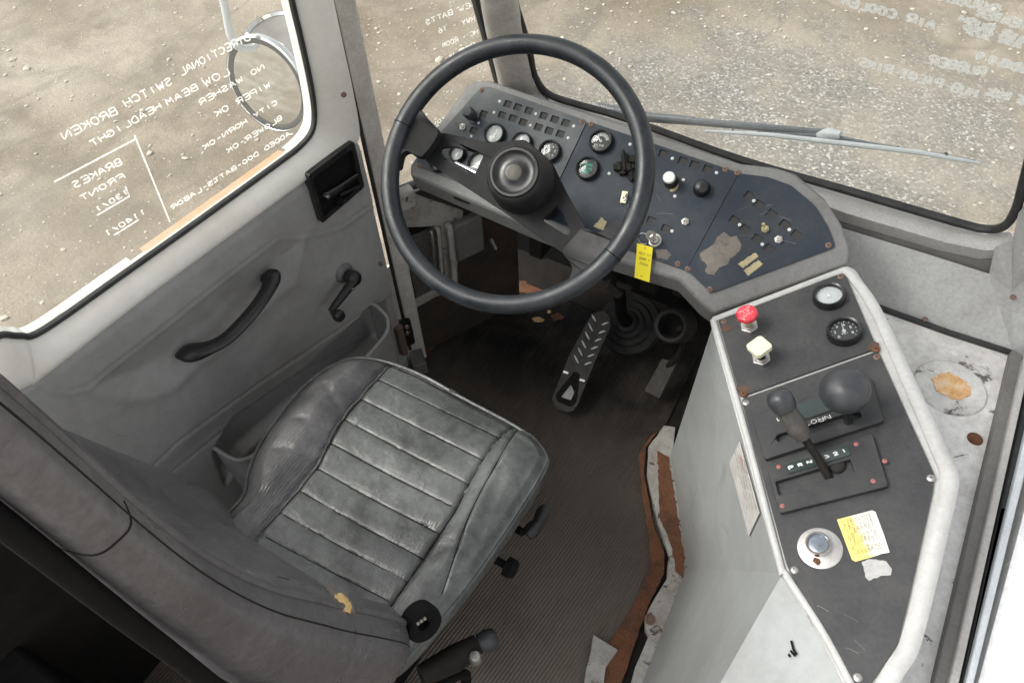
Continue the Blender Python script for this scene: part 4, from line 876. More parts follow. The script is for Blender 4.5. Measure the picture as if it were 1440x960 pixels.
bmesh.ops.subdivide_edges(b2, edges=b2.edges[:], cuts=6, use_grid_fill=True)
side = obj('side_shell', b2, 'cside', con, smooth=14)
# black plates
cu = [(1010, 451), (1184, 385), (1190, 389), (1233, 490), (1041, 558)]; cl_ = [(1042.5, 562), (1235, 494), (1314, 668), (1312, 690), (1279, 838), (1262, 905), (1220, 968), (1205, 965), (1112, 806), (1106, 793)]
pu = obj('upper_plate', plate(roundpoly(CF.pts(cu), .004, 2), [], .004, .0015), 'cplate', con, M=CF.M)
plw = obj('lower_plate', plate(roundpoly(CF.pts(cl_), .006, 2), [], .004, .0015), 'cplate', con, M=CF.M)
gauge(CF, pu, (1166, 420), .0265, 'dialw', 95, .014, h=.001); gauge(CF, pu, (1187, 469), .0270, 'dialb', 80, .014, h=.001, kind='digits')
MT['dialg'] = paint('grey_dial', (.20, .205, .20), .5, (.12, .12, .12), .5, 60, 0)
for p in ((1182, 389), (1018, 452)): screwmesh('plate_screw', .0055, 'rustscrew', CF, pu, p, .0015)
for p in ((1232, 491), (1046, 554)):
    screwmesh('rusted_screw', .0058, 'rust', CF, pu, p, .0018)
def rstain(fr, par, p, r, seed, z=.0016):
    random.seed(seed); c = fr.px(*p); pts = [(c.x + r * random.uniform(.55, 1.15) * math.cos(k * .35), c.y + r * random.uniform(.55, 1.15) * math.sin(k * .35)) for k in range(18)]
    return obj('rust_stain', plate(roundpoly(pts, .002, 2), [], .0006, z + .0005), 'ruststain', par, M=fr.M)
MT['ruststain'] = paint('rust_stain', (.10, .052, .036), .85, (.05, .04, .035), .8, 50, .3, 400)
rstain(CF, pu, (1229, 488), .011, 1); rstain(CF, pu, (1046, 548), .011, 2); rstain(CF, pu, (1022, 462), .010, 4)
for p in ((1049, 566), (1309, 672), (1117, 801), (1206, 952)): screwmesh('bright_screw', .0058, 'steel', CF, plw, p, .0018)
screwmesh('plate_screw', .0055, 'rustscrew', CF, plw, (1233, 502), .0018)
# pull valves
def hexnut(fr, par, p, r, h, mat='steel', base=.0015):
    c = fr.px(*p); b2 = BM(); lathe(b2, [(r * .5, h), (r * .92, h), (r, h - .0012), (r, 0)], 6); lathe(b2, [(r * .55, h + .003), (r * .55, h), ], 16); lathe(b2, [(0, h + .003), (r * .55, h + .003)], 16)
    return obj('hex_nut', b2, mat, par, M=fr.at(c.x, c.y, base, .3), bevel=.0006)
hexnut(CF, pu, (1054, 461), .0165, .007); hexnut(CF, pu, (1071, 506), .0165, .007)
def stem(p, l, nm, mat='dark', r=.0055):
    c = CF.px(*p); b2 = BM(); tube(b2, [(0, 0, 0), (0, 0, l)], r, 12); return obj(nm, b2, mat, pu, M=CF.at(c.x, c.y, .008), smooth=40)
st = stem((1054, 461), .030, 'valve_stem', 'tan'); c = CF.px(1054, 461)
b2 = BM(); lathe(b2, [(0, .012), (.013, .012), (.0175, .0105), (.0195, .008), (.0195, .003), (.017, 0), (.006, -.001)], 8); kn = obj('red_knob', b2, 'red', st, M=CF.at(c.x, c.y, .034, .3), bevel=.0012, label='red eight-sided supply knob')
b2 = BM(); letters(b2, 'TRAILER', (-.012, .004), (.012, .004), .004, .0008, 0); letters(b2, 'AIR', (-.006, -.002), (.006, -.002), .004, .0008, 0); letters(b2, 'SUPPLY', (-.010, -.008), (.010, -.008), .004, .0008, 0)
MT['pinkp'] = paint('pale_red_print', (.75, .35, .38), .6, (.7, .3, .33), .3, 50, 0); obj('knob_lettering', b2, 'pinkp', kn, M=CF.at(c.x, c.y, .0465, .25))
st = stem((1071, 506), .028, 'valve_stem', 'dark', .0075); c = CF.px(1071, 506)
b2 = plate(rrect(0, 0, .032, .032, .006), [], .009, .004); obj('square_knob', b2, 'cream', st, M=CF.at(c.x, c.y, .038, math.radians(20)), bevel=.0015, label='pale yellow square parking brake knob')
# shift gate 1
gp_ = CF.pts([(1057, 584), (1228, 568), (1242, 595), (1076, 646)]); gp_ = CF.pts([(1056, 589), (1220, 530), (1243, 594), (1076, 648)])
def slotpoly(fr, a, b, r, h=0):
    A, B = fr.px(*a, h), fr.px(*b, h); d = (B - A).normalized(); n_ = Vector((-d.y, d.x)); o = []
    for k in range(7): t = math.pi / 2 - math.pi * k / 6; o.append(B + (d * math.cos(t) + n_ * math.sin(t)) * r)
    for k in range(7): t = math.pi / 2 + math.pi * k / 6; o.append(A + (d * math.cos(-t) * 1 + n_ * math.sin(-t)) * r) if False else o.append(A - (d * math.cos(t - math.pi / 2 - math.pi / 2 + math.pi / 2 - math.pi / 2 + math.pi / 2) * 0) + (Matrix.Rotation(-math.pi * k / 6, 2) @ (-n_)) * r)
    return o
g1h = .010; s1 = slotpoly(CF, (1098, 616), (1204, 584), .0075, g1h)
gt1 = obj('shift_gate', plate(roundpoly(CF.pts([(1057, 586), (1224, 530), (1243, 592), (1076, 646)], g1h), .004, 2), [s1], g1h, 0), 'gate', plw, M=CF.M @ Matrix.Translation((0, 0, g1h + .0015)), bevel=.0015)
b2 = plate(roundpoly(CF.pts([(1120, 571), (1166, 555), (1172, 577), (1128, 592)], g1h), .001, 2), [], .0012, .0035); obj('range_window', b2, 'glassdark', gt1, M=CF.M @ Matrix.Translation((0, 0, g1h)))
b2 = BM(); A, B = CF.pts([(1166, 585), (1128, 597)], g1h); letters(b2, 'NROT', A + (B - A) * .0, B, .0062, .0012, .0042, jit=.1)
obj('range_letters', b2, 'print', gt1, M=CF.M @ Matrix.Translation((0, 0, g1h)))
b2 = BM(); A, B = CF.pts([(1096, 588), (1086, 592)], g1h); letters(b2, '1', A, B, .006, .0012, .0042, jit=.1); obj('range_letters', b2, 'print', gt1, M=CF.M @ Matrix.Translation((0, 0, g1h)))
c = CF.px(1194, 592, .012); b2 = BM(); tube(b2, [(0, 0, -.02), (-.004, .0, .05)], .0065, 12); sh = obj('shift_lever', b2, 'black', con, M=CF.at(c.x, c.y, .012), smooth=40)
bc = hit(1188, 549, CF.w(c.x - .004, c.y, .070), CF.n) ; b2 = BM(); 
bmesh.ops.create_uvsphere(b2, u_segments=40, v_segments=24, radius=.0360)
for v in b2.verts:
    v.co.z *= .86 if v.co.z > 0 else .95
    if v.co.z < -.012: k = 1 - (abs(v.co.z) - .012) * 14; v.co.x *= max(k, .3) ** .5; v.co.y *= max(k, .3) ** .5
obj('shift_knob', b2, 'knob', sh, M=Matrix.Translation(bc) @ CF.M.to_3x3().to_4x4(), smooth=1)
# shift gate 2 with the tall lever
g2 = roundpoly(CF.pts([(1079, 659), (1226, 610), (1249, 684), (1097, 722)], .008), .004, 2); w2 = roundpoly(CF.pts([(1104, 655), (1193, 627), (1196, 641), (1108, 668)], .008), .001, 2); w3 = roundpoly(CF.pts([(1090, 678), (1196, 646), (1202, 664), (1142, 680), (1140, 690), (1095, 697)], .008), .002, 2)
gt2 = obj('shift_gate', plate(g2, [w3], .009, 0), 'gate', plw, M=CF.M @ Matrix.Translation((0, 0, .0105)), bevel=.0015)
b2 = plate(inset(w2, .0), [], .0012, .002); rw_ = obj('range_window', b2, 'glassdark', gt2, M=CF.M @ Matrix.Translation((0, 0, .0105)))
b2 = BM()
for k in range(7):
    A, B = CF.pts([(1111 + k * 12.4, 661 - k * 3.9), (1119 + k * 12.4, 658.5 - k * 3.9)], .010); letters(b2, 'PRND321'[k], A, B, .0045, .0018, .0026, jit=.5)
obj('range_letters', b2, 'print', rw_, M=CF.M @ Matrix.Translation((0, 0, .0105)))
for p in ((1095, 656), (1204, 624), (1244, 648), (1228, 676), (1100, 711)): screwmesh('gate_screw', .0035, 'pink', CF, gt2, p, .0110)
c = CF.px(1166, 668, .012); lb = CF.w(c.x, c.y, .0); k1 = hit(1128, 612, lb + CF.n * .060, CF.n); k0 = hit(1096, 560, lb + CF.n * .115, CF.n)
b2 = BM(); tube(b2, smooth_path([lb, lb.lerp(k1, .55) + CF.u * .002, k1], 4), .0062, 10, flat=(CF.u, 1.2)); tl_ = obj('gear_lever', b2, 'dark', con, smooth=40)
b2 = BM(); ax = (k0 - k1).normalized(); tube(b2, [k1 - ax * .004, k1 + ax * .010, k1.lerp(k0, .32), k1.lerp(k0, .55), k0 - ax * .022, k0 - ax * .012], [.0115, .0150, .0168, .0145, .0150, .0160], 20); gr = obj('lever_grip', b2, 'handle', tl_, smooth=50)
b2 = BM(); tube(b2, [k0 - ax * .020, k0 - ax * .014, k0, k0 + ax * .008, k0 + ax * .013], [.0160, .0185, .0192, .0160, .007], 24); obj('grip_cap', b2, 'knob', gr, smooth=60)
c = CF.px(1176, 655, .0); b2 = BM(); lathe(b2, [(0, .006), (.010, .0055), (.013, .003), (.014, 0)], 20); obj('pivot_cap', b2, 'bootgrey', gt2, M=CF.at(c.x, c.y, .003), smooth=40)
# chrome button in washer
c = CF.px(1153, 771); b2 = BM(); lathe(b2, [(.0, .002), (.0275, .002), (.030, .0008), (.030, 0)], 40); ws_ = obj('button_washer', b2, 'wsteel', plw, M=CF.at(c.x, c.y, .0016), smooth=40)
c = CF.px(1151, 768); b2 = BM(); lathe(b2, [(.0135, .009), (.0145, .0115), (.0165, .0115), (.0175, .008), (.0175, 0)], 36); cb = obj('button_collar', b2, 'chrome', ws_, M=CF.at(c.x, c.y, .003), smooth=40)
MT['btn'] = paint('blue_grey_button', (.20, .23, .27), .3, (.15, .17, .19), .5, 60, 0, metal=.5); b2 = BM(); lathe(b2, [(0, .0095), (.010, .0092), (.0138, .008)], 30); obj('push_button', b2, 'btn', cb, M=CF.at(c.x, c.y, .003), smooth=1)
random.seed(4); c = CF.px(1149, 790); b2 = plate([(c.x + .006 * random.uniform(.6, 1.2) * math.cos(k * .6), c.y + .006 * random.uniform(.6, 1.2) * math.sin(k * .6)) for k in range(10)], [], .0004, .0042); obj('rust_stain', b2, 'rust', ws_, M=CF.M)
# labels
YL = [(1177, 731), (1226, 718), (1231, 720), (1243, 752), (1251, 777), (1240, 779), (1228, 783), (1203, 790), (1198, 787)]
def mat_label():
    t = NT('yellow_label'); co = t.coord(); a = t.noise(120, 6, .8, co); sx = t.n('ShaderNodeSeparateXYZ'); t.l(t.tc.outputs['Generated'], sx.inputs[0])
    ad = t.n('ShaderNodeMath', operation='MULTIPLY_ADD'); t.l(a, ad.inputs[0]); ad.inputs[1].default_value = .5; t.l(sx.outputs[0], ad.inputs[2])
    t.l(t.mix(t.ramp(ad.outputs[0], [(.62, 0.), (.78, 1.)]), (.74, .62, .17), (.66, .63, .55)), t.b.inputs['Base Color']); t.b.inputs['Roughness'].default_value = .6; return t.m
MT['label'] = mat_label(); yl = obj('warning_label', plate(CF.pts(YL), [], .0006, .0022), 'label', plw, M=CF.M)
b2 = BM()
for k in range(8):
    a = (1194 + (k) * 4.2 - 10, 731 - k * 1.2 + 3); 
    A, B = CF.pts([(1184 + k * 5.2, 733 - k * 1.4), (1202 + k * 5.0, 782 - k * 1.2)]); letters(b2, ('CAUTION SET', 'PARK BRAKE ON', 'BEFORE YOU GO', 'TO NEUTRAL OR', 'LEAVE CAB AND', 'STOP ENGINE', 'DO NOT SHIFT', 'WHEN MOVING')[k], A, B, .0032, .00045, .0026, jit=.3)
obj('label_lettering', b2, 'ink', yl, M=CF.M)
patch(CF, plw, [(1212, 790), (1224, 786), (1236, 788), (1246, 789), (1250, 796), (1255, 800), (1252, 808), (1240, 810), (1222, 816), (1217, 812)], 'shelf', 'label_remnant', .0022, lab='pale blue-grey scrap of an older label')
# decal on the side face
dq = [(1040, 621), (1026, 650), (1053, 753), (1068, 721)]; sp = (T0, T1, B1); sn = (sp[1] - sp[0]).cross(sp[2] - sp[0]).normalized(); sn = sn if sn.dot(CAM - T0) > 0 else -sn
SF = Frame(T0, (T1 - T0), sn); dcl = obj('side_decal', plate(SF.pts(dq, .003), [], .001, .0035), 'decal', con, M=SF.M)
b2 = BM(); ribbon(b2, [tuple(p) for p in SF.pts([(1040, 640), (1044, 656)], .004)], .006, .0045); obj('red_mark', b2, 'pinkp', dcl, M=SF.M)
b2 = BM()
for k in range(5):
    A, B = SF.pts([(1034 + k * 4, 646 + k * 3 - 8), (1052 + k * 4, 726 + k * 0 - 4)], .004); letters(b2, 'ENGINE COVER NOTICE KEEP'[:20], A, B, .004, .0006, .0045, jit=.4)
obj('decal_print', b2, 'ink', dcl, M=SF.M)
fn = (T2 - T1).cross(M1 - T1).normalized(); fn = fn if fn.dot(CAM - T1) > 0 else -fn; RF = Frame(T1, (T2 - T1), fn); b2 = BM()
for l in ([(1113, 900), (1116, 912), (1121, 920)], [(1112, 914), (1119, 922)], [(1109, 919), (1112, 923)]): ribbon(b2, [tuple(p) for p in RF.pts(l, .002)], .0035, .003)
obj('scuff_mark', b2, 'blackm', con, M=RF.M)
def scuffs(nm, fr, par, area, n_, mat, seed, h=.0012, L=(12, 40), wdt=.0012):
    rs_ = random.Random(seed)
    for i in range(n_):
        x, y = rs_.uniform(area[0], area[2]), rs_.uniform(area[1], area[3]); a = rs_.uniform(-.6, .6) + area[4]; l_ = rs_.uniform(*L)
        q = [fr.px(x + math.cos(a) * l_ * t, y + math.sin(a) * l_ * t + 3 * t * t) for t in (0, .33, .66, 1)]; bq = BM(); ribbon(bq, [tuple(p) for p in q], wdt * rs_.uniform(.5, 1.4), 0); obj(nm, bq, mat, par, M=fr.M @ Matrix.Translation((0, 0, h + .00003 * i)))
MT['scuff'] = paint('scuff', (.16, .158, .15), .7, (.24, .24, .23), .8, 120, 0); MT['scuffd'] = paint('dark_scuff', (.13, .12, .11), .7, (.2, .19, .18), .8, 120, 0)
scuffs('scuff_mark', SF, con, (975, 560, 1020, 760, 1.4), 9, 'scuff', 3, .003); scuffs('scuff_mark', SF, con, (965, 680, 1000, 770, 1.2), 4, 'scuffd', 4, .003, (6, 16))
scuffs('scratch', DF, door, (120, 560, 300, 640, -.6), 5, 'scuff', 7, .004, (8, 24), .0008); scuffs('scratch', CF, plw, (1130, 830, 1250, 920, .8), 6, 'scuff', 9, .0022, (8, 26), .0006)
scuffs('scratch', DP, fM, (850, 270, 930, 330, .4), 6, 'scuff', 12, .0006, (8, 24), .0006); scuffs('scratch', DP, fR, (1010, 290, 1120, 350, -.3), 6, 'scuff', 13, .0006, (8, 24), .0006)
# floor flange in chipped white and the rusty strip beside it
b2 = BM(); extrude_poly(b2, ragged([FLz(*q, .022) for q in ((934, 598), (912, 628), (910, 667), (925, 733), (941, 780), (938, 812), (914, 852), (906, 868), (907, 886), (912, 893), (893, 937), (880, 985), (905, 985), (925, 930), (968, 830), (970, 790), (958, 720), (946, 640), (950, 600))], .0009, .02, 3), (0, 0, -.016)); fl_ = obj('floor_flange', b2, 'chipped', con, bevel=.0015)
b2 = BM(); extrude_poly(b2, ragged([FLz(*q, .0245) for q in ((924, 634), (940, 641), (950, 709), (963, 784), (961, 812), (951, 802), (945, 769), (928, 727), (926, 675))], .0018, .008, 8), (0, 0, -.002)); obj('bare_rust', b2, 'rust', fl_)
b2 = BM(); lathe(b2, [(0, .005), (.006, .004), (.008, 0), (.013, 0), (.013, -.002)], 14, Matrix.Translation(FLz(914, 870, .023))); obj('flange_bolt', b2, 'rustscrew', fl_, smooth=40)
b2 = BM(); extrude_poly(b2, ragged([FLz(*q, .010) for q in ((915, 612), (899, 636), (902, 694), (912, 750), (914, 802), (889, 855), (859, 900), (840, 960), (870, 975), (884, 930), (911, 852), (934, 806), (934, 778), (918, 735), (906, 667), (908, 630), (925, 606))], .0012, .012, 5), (0, 0, -.009)); rs = obj('rust_channel', b2, 'rust', M=None); tag(rs, 'rusty steel strip running along the foot of the pale grey console', 'rusty strip')
b2 = BM()
for (x, y) in ((912, 826), (914, 834), (908, 820), (882, 875), (888, 868), (915, 753)):
    p = FLz(x, y, .0102); tube(b2, [p + Vector((.006 * math.cos(t), .008 * math.sin(t), 0)) for t in [k * .628 for k in range(10)]], .0008, 4, closed=True)
o = obj('stamped_ring', b2, 'ruststain', rs); stuff(o)
b2 = BM(); extrude_poly(b2, [FLz(*q, .016) for q in ((834, 891), (870, 913), (852, 938), (846, 985), (818, 985), (824, 940), (830, 918))], (0, 0, -.010)); o = obj('floor_bracket', b2, 'chipped', bevel=.002); tag(o, 'small chipped white bracket plate lying at the foot of the console', 'bracket')

# ================================================================== SEAT
seat = thing('driver_seat', 'worn grey leather driver seat with stitched channels and torn backrest corner', 'seat', (-.60, .42, 0))
SZ = .50; sp_ = lambda x, y, z=SZ: hit(x, y, (0, 0, z), (0, 0, 1))
outl = [(617, 870), (660, 818), (700, 762), (735, 709), (756, 676), (768, 652), (769, 640), (758, 622), (740, 606), (718, 592), (690, 577), (650, 556), (600, 528), (560, 511), (528, 502), (497, 500), (472, 508), (448, 522), (425, 541), (402, 566), (380, 596), (360, 628), (346, 664), (336, 700)]
O3 = [sp_(*q) for q in outl]; O3 += [Vector((-.80, .16, SZ)), Vector((-.70, .12, SZ)), Vector((-.48, .12, SZ)), Vector((-.38, .16, SZ))]
OL = smooth_path([(p.x, p.y, 0) for p in O3], 15, closed=True); OL2 = [(p.x, p.y) for p in OL]
cx, cy = -.60, .42
iL = [tuple(sp_(*q)[:2]) for q in ((547, 507), (530, 537), (483, 593), (463, 626), (447, 656), (420, 690), (393, 722), (363, 757), (320, 810))]
iR = [tuple(sp_(*q)[:2]) for q in ((726, 592), (703, 619), (680, 652), (660, 686), (643, 720), (620, 755), (597, 790), (575, 822), (552, 856), (520, 900))]
i2 = [tuple(sp_(*q)[:2]) for q in ((730, 596), (710, 640), (690, 677), (672, 710), (657, 743), (640, 790), (622, 840))]
chs = [((530, 537), (703, 619)), ((507, 565), (680, 652)), ((484, 593), (660, 686)), ((464, 625), (643, 720)), ((444, 659), (620, 755)), ((419, 690), (597, 790)), ((393, 722), (575, 822)), ((366, 753), (553, 851)), ((338, 786), (530, 885))]
chs = [[tuple(sp_(*a)[:2]), tuple(sp_(*b)[:2])] for a, b in chs]
nA, nR = len(OL), 130
ts = np.linspace(0, 1, nR + 1)[1:]; ts = 1 - (1 - ts)**1.15
OA = np.array(OL2); XX = cx + np.outer(ts, OA[:, 0] - cx); YY = cy + np.outer(ts, OA[:, 1] - cy)
def seat_h(X, Y, t):
    de = segdist(X, Y, OL2, True)
    h = .020 * sstep(de / .075) - .010 * (1 - sstep(de / .018))          # crowned, rolled at the piping
    dl = segdist(X, Y, iL); dr = segdist(X, Y, iR); d2 = segdist(X, Y, i2)
    reg = inside(X, Y, iL + iR[::-1])
    left = (~reg) & (X < -.6)
    h = h + np.where(left, .022 * sstep(dl / .05) * sstep(de / .05), 0)
    right = (~reg) & (X > -.6)
    h = h + np.where(right, .012 * sstep(dr / .045), 0)
    h = h - .0035 * np.exp(-(d2 / .0035)**2) * np.where(right, 1, 0)
    h = h - .008 * np.exp(-(dl / .006)**2) - .006 * np.exp(-(dr / .005)**2)
    dc = np.full(X.shape, 9.)
    for c in chs: dc = np.minimum(dc, segdist(X, Y, c))
    h = h + np.where(reg, .0012 * sstep(dc / .016) - .0022 * np.exp(-(dc / .0022)**2) - .004, 0)
    h = h - .012 * np.exp(-(((X + .61) / .14)**2 + ((Y - .36) / .15)**2))   # sat-in hollow
    return h
HH = seat_h(XX, YY, None)
rn = np.random.RandomState(2)
HH += .0012 * np.sin(XX * 61 + 3 * np.sin(YY * 23)) * np.sin(YY * 47 + 2 * np.sin(XX * 31)) * np.where(XX < -.7, 1.2, .6)
# extra creases where the left bolster meets the insert
for (a, b, c, d, w_, dp_) in ((-.74, .50, -.80, .53, .008, .003), (-.735, .46, -.80, .44, .008, .003), (-.72, .40, -.79, .37, .01, .004), (-.72, .30, -.78, .28, .01, .003), (-.44, .40, -.50, .37, .008, .0025), (-.43, .33, -.38, .42, .014, .004), (-.40, .55, -.37, .42, .012, .004)):
    HH -= dp_ * np.exp(-(segdist(XX, YY, [(a, b), (c, d)]) / w_)**2)
b2 = BM(); cv = b2.verts.new((cx, cy, SZ + float(seat_h(np.array([[cx]]), np.array([[cy]]), None)[0, 0]))); RG = []
for j in range(len(ts)): RG.append([b2.verts.new((XX[j, i], YY[j, i], SZ + HH[j, i])) for i in range(nA)])
for (sc_, dz) in ((1.004, -.016), (1.006, -.035), (.995, -.058), (.965, -.082), (.90, -.105)):
    RG.append([b2.verts.new((cx + (OA[i, 0] - cx) * sc_, cy + (OA[i, 1] - cy) * sc_, SZ + dz)) for i in range(nA)])
for i in range(nA): b2.faces.new((cv, RG[0][i], RG[0][(i + 1) % nA]))
for a, b in zip(RG, RG[1:]):
    for i in range(nA): b2.faces.new((a[i], b[i], b[(i + 1) % nA], a[(i + 1) % nA]))
b2.faces.new(RG[-1][::-1]); 
cush = obj('cushion', b2, 'seatm', seat, M=Matrix(), smooth=1)
# left bolster gets its own, more creased leather
cush.data.materials.append(MT['bolster'])
for p in cush.data.polygons:
    c = p.center
    if c.z > SZ - .02 and c.x < np.interp(c.y, [q[1] for q in iL[::-1]], [q[0] for q in iL[::-1]]): p.material_index = 1
def strand(name, path, r, mat, par, seg=6): bq = BM(); tube(bq, path, r, seg); return obj(name, bq, mat, par, smooth=1)
k0_ = [Vector((p.x, p.y, SZ - .009)) for p in OL[::3]]; bq = BM(); tube(bq, k0_, .0038, 8, closed=True); obj('piping', bq, 'seatm', cush, smooth=1)
def onseat(l, dz=.0): 
    q = smooth_path([(a, b, 0) for a, b in l], 6); X = np.array([[p.x for p in q]]); Y = np.array([[p.y for p in q]]); h = seat_h(X, Y, None)[0]
    return [Vector((p.x, p.y, SZ + h[i] + dz)) for i, p in enumerate(q)]
strand('insert_piping', onseat(iL[:-1], .0035), .0026, 'bolster', cush); strand('seam_thread', onseat(iR, .0005), .0012, 'blackm', cush); strand('seam_thread', onseat(i2, .0005), .0010, 'blackm', cush)
for c in chs: 
    q = [(c[0][0] + (c[1][0] - c[0][0]) * t, c[0][1] + (c[1][1] - c[0][1]) * t) for t in np.linspace(.01, .99, 8)]
    strand('channel_stitch', onseat(q, .0003), .0011, 'blackm', cush)
a = sp_(547, 507); b = sp_(726, 592); strand('seam_thread', onseat([(a.x, a.y - .004), ((a.x + b.x) / 2, (a.y + b.y) / 2 - .006), (b.x, b.y - .004)], .0005), .0010, 'blackm', cush)
# backrest
zs = [.44, .48, .53, .60, .68, .76, .84, .92, 1.0, 1.08, 1.16, 1.24, 1.32, 1.40, 1.46, 1.50]
yf = [.190, .228, .245, .236, .212, .185, .158, .133, .106, .086, .072, .064, .060, .056, .050, .030]
yr = [.10, .075, .055, .038, .028, .020, .012, .008, .006, .006, .005, .005, .005, .004, .006, .012]
xr = [-.430, -.372, -.345, -.334, -.332, -.332, -.332, -.332, -.332, -.334, -.336, -.338, -.342, -.352, -.375, -.42]
xl = [-.80, -.835, -.845, -.850, -.855, -.858, -.860, -.860, -.860, -.858, -.855, -.85, -.845, -.83, -.80, -.74]
zz = np.linspace(zs[0], zs[-1], 70); 
fi = lambda L: np.interp(zz, zs, L)
def sm(a, n=5):
    k = np.ones(n) / n; p = np.pad(a, n // 2, mode='edge'); return np.convolve(p, k, 'valid')
YF, YR, XR, XL = sm(fi(yf)), sm(fi(yr)), sm(fi(xr)), sm(fi(xl))
def backring(k, n=80):
    z = zz[k]; yfk, yrk, xrk, xlk = YF[k], YR[k], XR[k], XL[k]; th = yfk - yrk; hw = (xrk - xlk) / 2; xc = (xrk + xlk) / 2
    o = []
    for j in range(n):
        t = 2 * math.pi * j / n; ct, st = math.cos(t), math.sin(t)
        e = 3.8; r = (abs(ct)**e + abs(st)**e)**(-1 / e); u, v = ct * r, st * r
        x = xc + u * hw; y = (yfk + yrk) / 2 + v * th / 2
        if v > 0:   # front face: bolsters stand proud, middle panel hollow with vertical crease
            y -= .034 * (1 - sstep((abs(u) - .45) / .35)) * v * min(1, th / .06)
            y += .006 * math.exp(-((abs(u) - .80) / .1)**2)
            y -= .003 * math.exp(-((abs(u) - .55) / .02)**2)
        o.append((x, y, z))
    return o
b2 = BM(); RB = [[b2.verts.new(p) for p in backring(k)] for k in range(len(zz))]
for a, b in zip(RB, RB[1:]):
    for j in range(80): b2.faces.new((a[j], a[(j + 1) % 80], b[(j + 1) % 80], b[j]))
b2.faces.new(RB[0][::-1]); b2.faces.new(RB[-1]); bck = obj('backrest', b2, 'back', seat, M=Matrix(), smooth=1)
# double seam and piping down the right front edge, following the surface
def prj(p):
    v = Vector(p) - CAM; w_ = v.dot(Fw); return (720 + FPX * v.dot(Rt) / w_, 480 - FPX * v.dot(Up) / w_)
RV = [[Vector(p) for p in backring(k, 160)] for k in range(len(zz))]
def rp(k, j, out=.001):
    p = RV[k][j % 160]; c = Vector(((XR[k] + XL[k]) / 2, (YF[k] + YR[k]) / 2, zz[k])); q = RV[k][(j + 1) % 160] - RV[k][(j - 1) % 160]; n_ = Vector((q.y, -q.x, 0)).normalized(); return p + n_ * out
def vline(j, out): return smooth_path([rp(k, j, out) for k in range(3, len(zz) - 3, 3)], 3)
for j in (14, 24): strand('edge_seam', vline(j, -.0004), .0012, 'dark', bck)
strand('edge_piping', vline(19, -.0008), .0050, 'back', bck, 8)
k = kz(1.27) if 'kz' in dir() else int(np.argmin(abs(zz - 1.27))); strand('cross_seam', [rp(k, j, -.0004) + Vector((0, 0, .0015 * (17 - j) * .1)) for j in range(17, -22, -1)], .0012, 'dark', bck)
k = int(np.argmin(abs(zz - .93))); strand('cross_seam', [rp(k, j, -.0004) for j in range(22, 34)], .0015, 'blackm', bck)
# tear with foam
best = min(((Vector(prj(rp(k, j))) - Vector((478, 843))).length, k, j) for k in range(5, 50) for j in range(8, 60)); bk, bj = best[1], best[2]
fc = rp(bk, bj, .001); tg_ = (rp(bk, bj + 2) - rp(bk, bj - 2)).normalized(); fN = Vector((tg_.y, -tg_.x, .0)).normalized(); fN = (fN + Vector((0, 0, .35)) + (CAM - fc).normalized() * .5).normalized(); TR_ = Frame(fc, (1, 0, 0), fN); random.seed(11)
pts = [(.019 * random.uniform(.55, 1.25) * math.cos(k * .45), .014 * random.uniform(.5, 1.3) * math.sin(k * .45)) for k in range(14)]
tr_ = obj('torn_edge', plate([(x * 1.1, y * 1.05) for x, y in pts], [], .003, .0010), 'residue', bck, M=TR_.M, label='frayed pale edge of the tear')
b2 = BM(); bmesh.ops.create_icosphere(b2, subdivisions=3, radius=.012)
for v in b2.verts: v.co = Vector((v.co.x * 1.2, v.co.y * .8, v.co.z * .35)) * random.uniform(.84, 1.12)
obj('exposed_foam', b2, 'foam', tr_, M=TR_.M @ Matrix.Translation((.005, -.001, .001)), smooth=1)
def kz(z): return int(np.argmin(abs(zz - z)))
# woven rear trim and seat base
strand('rear_trim', [Vector((XR[k] - .022, YR[k] - .002, zz[k])) for k in range(8, len(zz) - 5)], .0085, 'blackm', bck, 10)
b2 = BM(); box(b2, (-.78, .12, .30), (-.42, .58, .395)); pedb = obj('seat_pan', b2, 'blackm', seat, bevel=.01)
b2 = BM(); box(b2, (-.72, .18, .0), (-.48, .50, .30)); obj('pedestal', b2, 'blackm', seat, bevel=.01)
def blob(nm, path, r, mat, par, flat=None, seg=12): bq = BM(); tube(bq, path, r, seg, flat=flat); return obj(nm, bq, mat, par, smooth=50)
S3 = lambda x, y, z: hit(x, y, (0, 0, z), (0, 0, 1))
q0, q1, q2 = S3(741, 752, .37), S3(757, 735, .375), S3(768, 712, .38)
lev = blob('adjuster_lever', [S3(725, 742, .36), q0 + Vector((-.01, 0, 0))], .008, 'blackm', seat); blob('lever_paddle', [q0, q0.lerp(q1, .4), q1, q1.lerp(q2, .6), q2], [.012, .015, .011, .014, .010], 'black', lev, ((0, 0, 1), 1.1))
q = S3(712, 795, .37); b2 = BM(); lathe(b2, [(0, .02), (.016, .02), (.020, .014), (.020, 0), (.008, -.004), (.008, -.05)], 8, Matrix.Translation(q) @ Matrix.Rotation(math.radians(90), 4, 'Y')); obj('adjuster_knob', b2, 'blackm', seat, smooth=30)
q = S3(602, 878, .56); b2 = BM(); Mq = Matrix.Translation(q + Vector((-.012, 0, -.008))) @ Matrix.Rotation(math.radians(68), 4, 'Y') @ Matrix.Rotation(.3, 4, 'X')
lathe(b2, [(.010, .006), (.018, .010), (.024, .012), (.029, .010), (.031, .0), (.028, -.02), (.010, -.02), (.010, .006)], 26, Mq); rk = obj('recliner_cover', b2, 'blackm', seat, smooth=45)
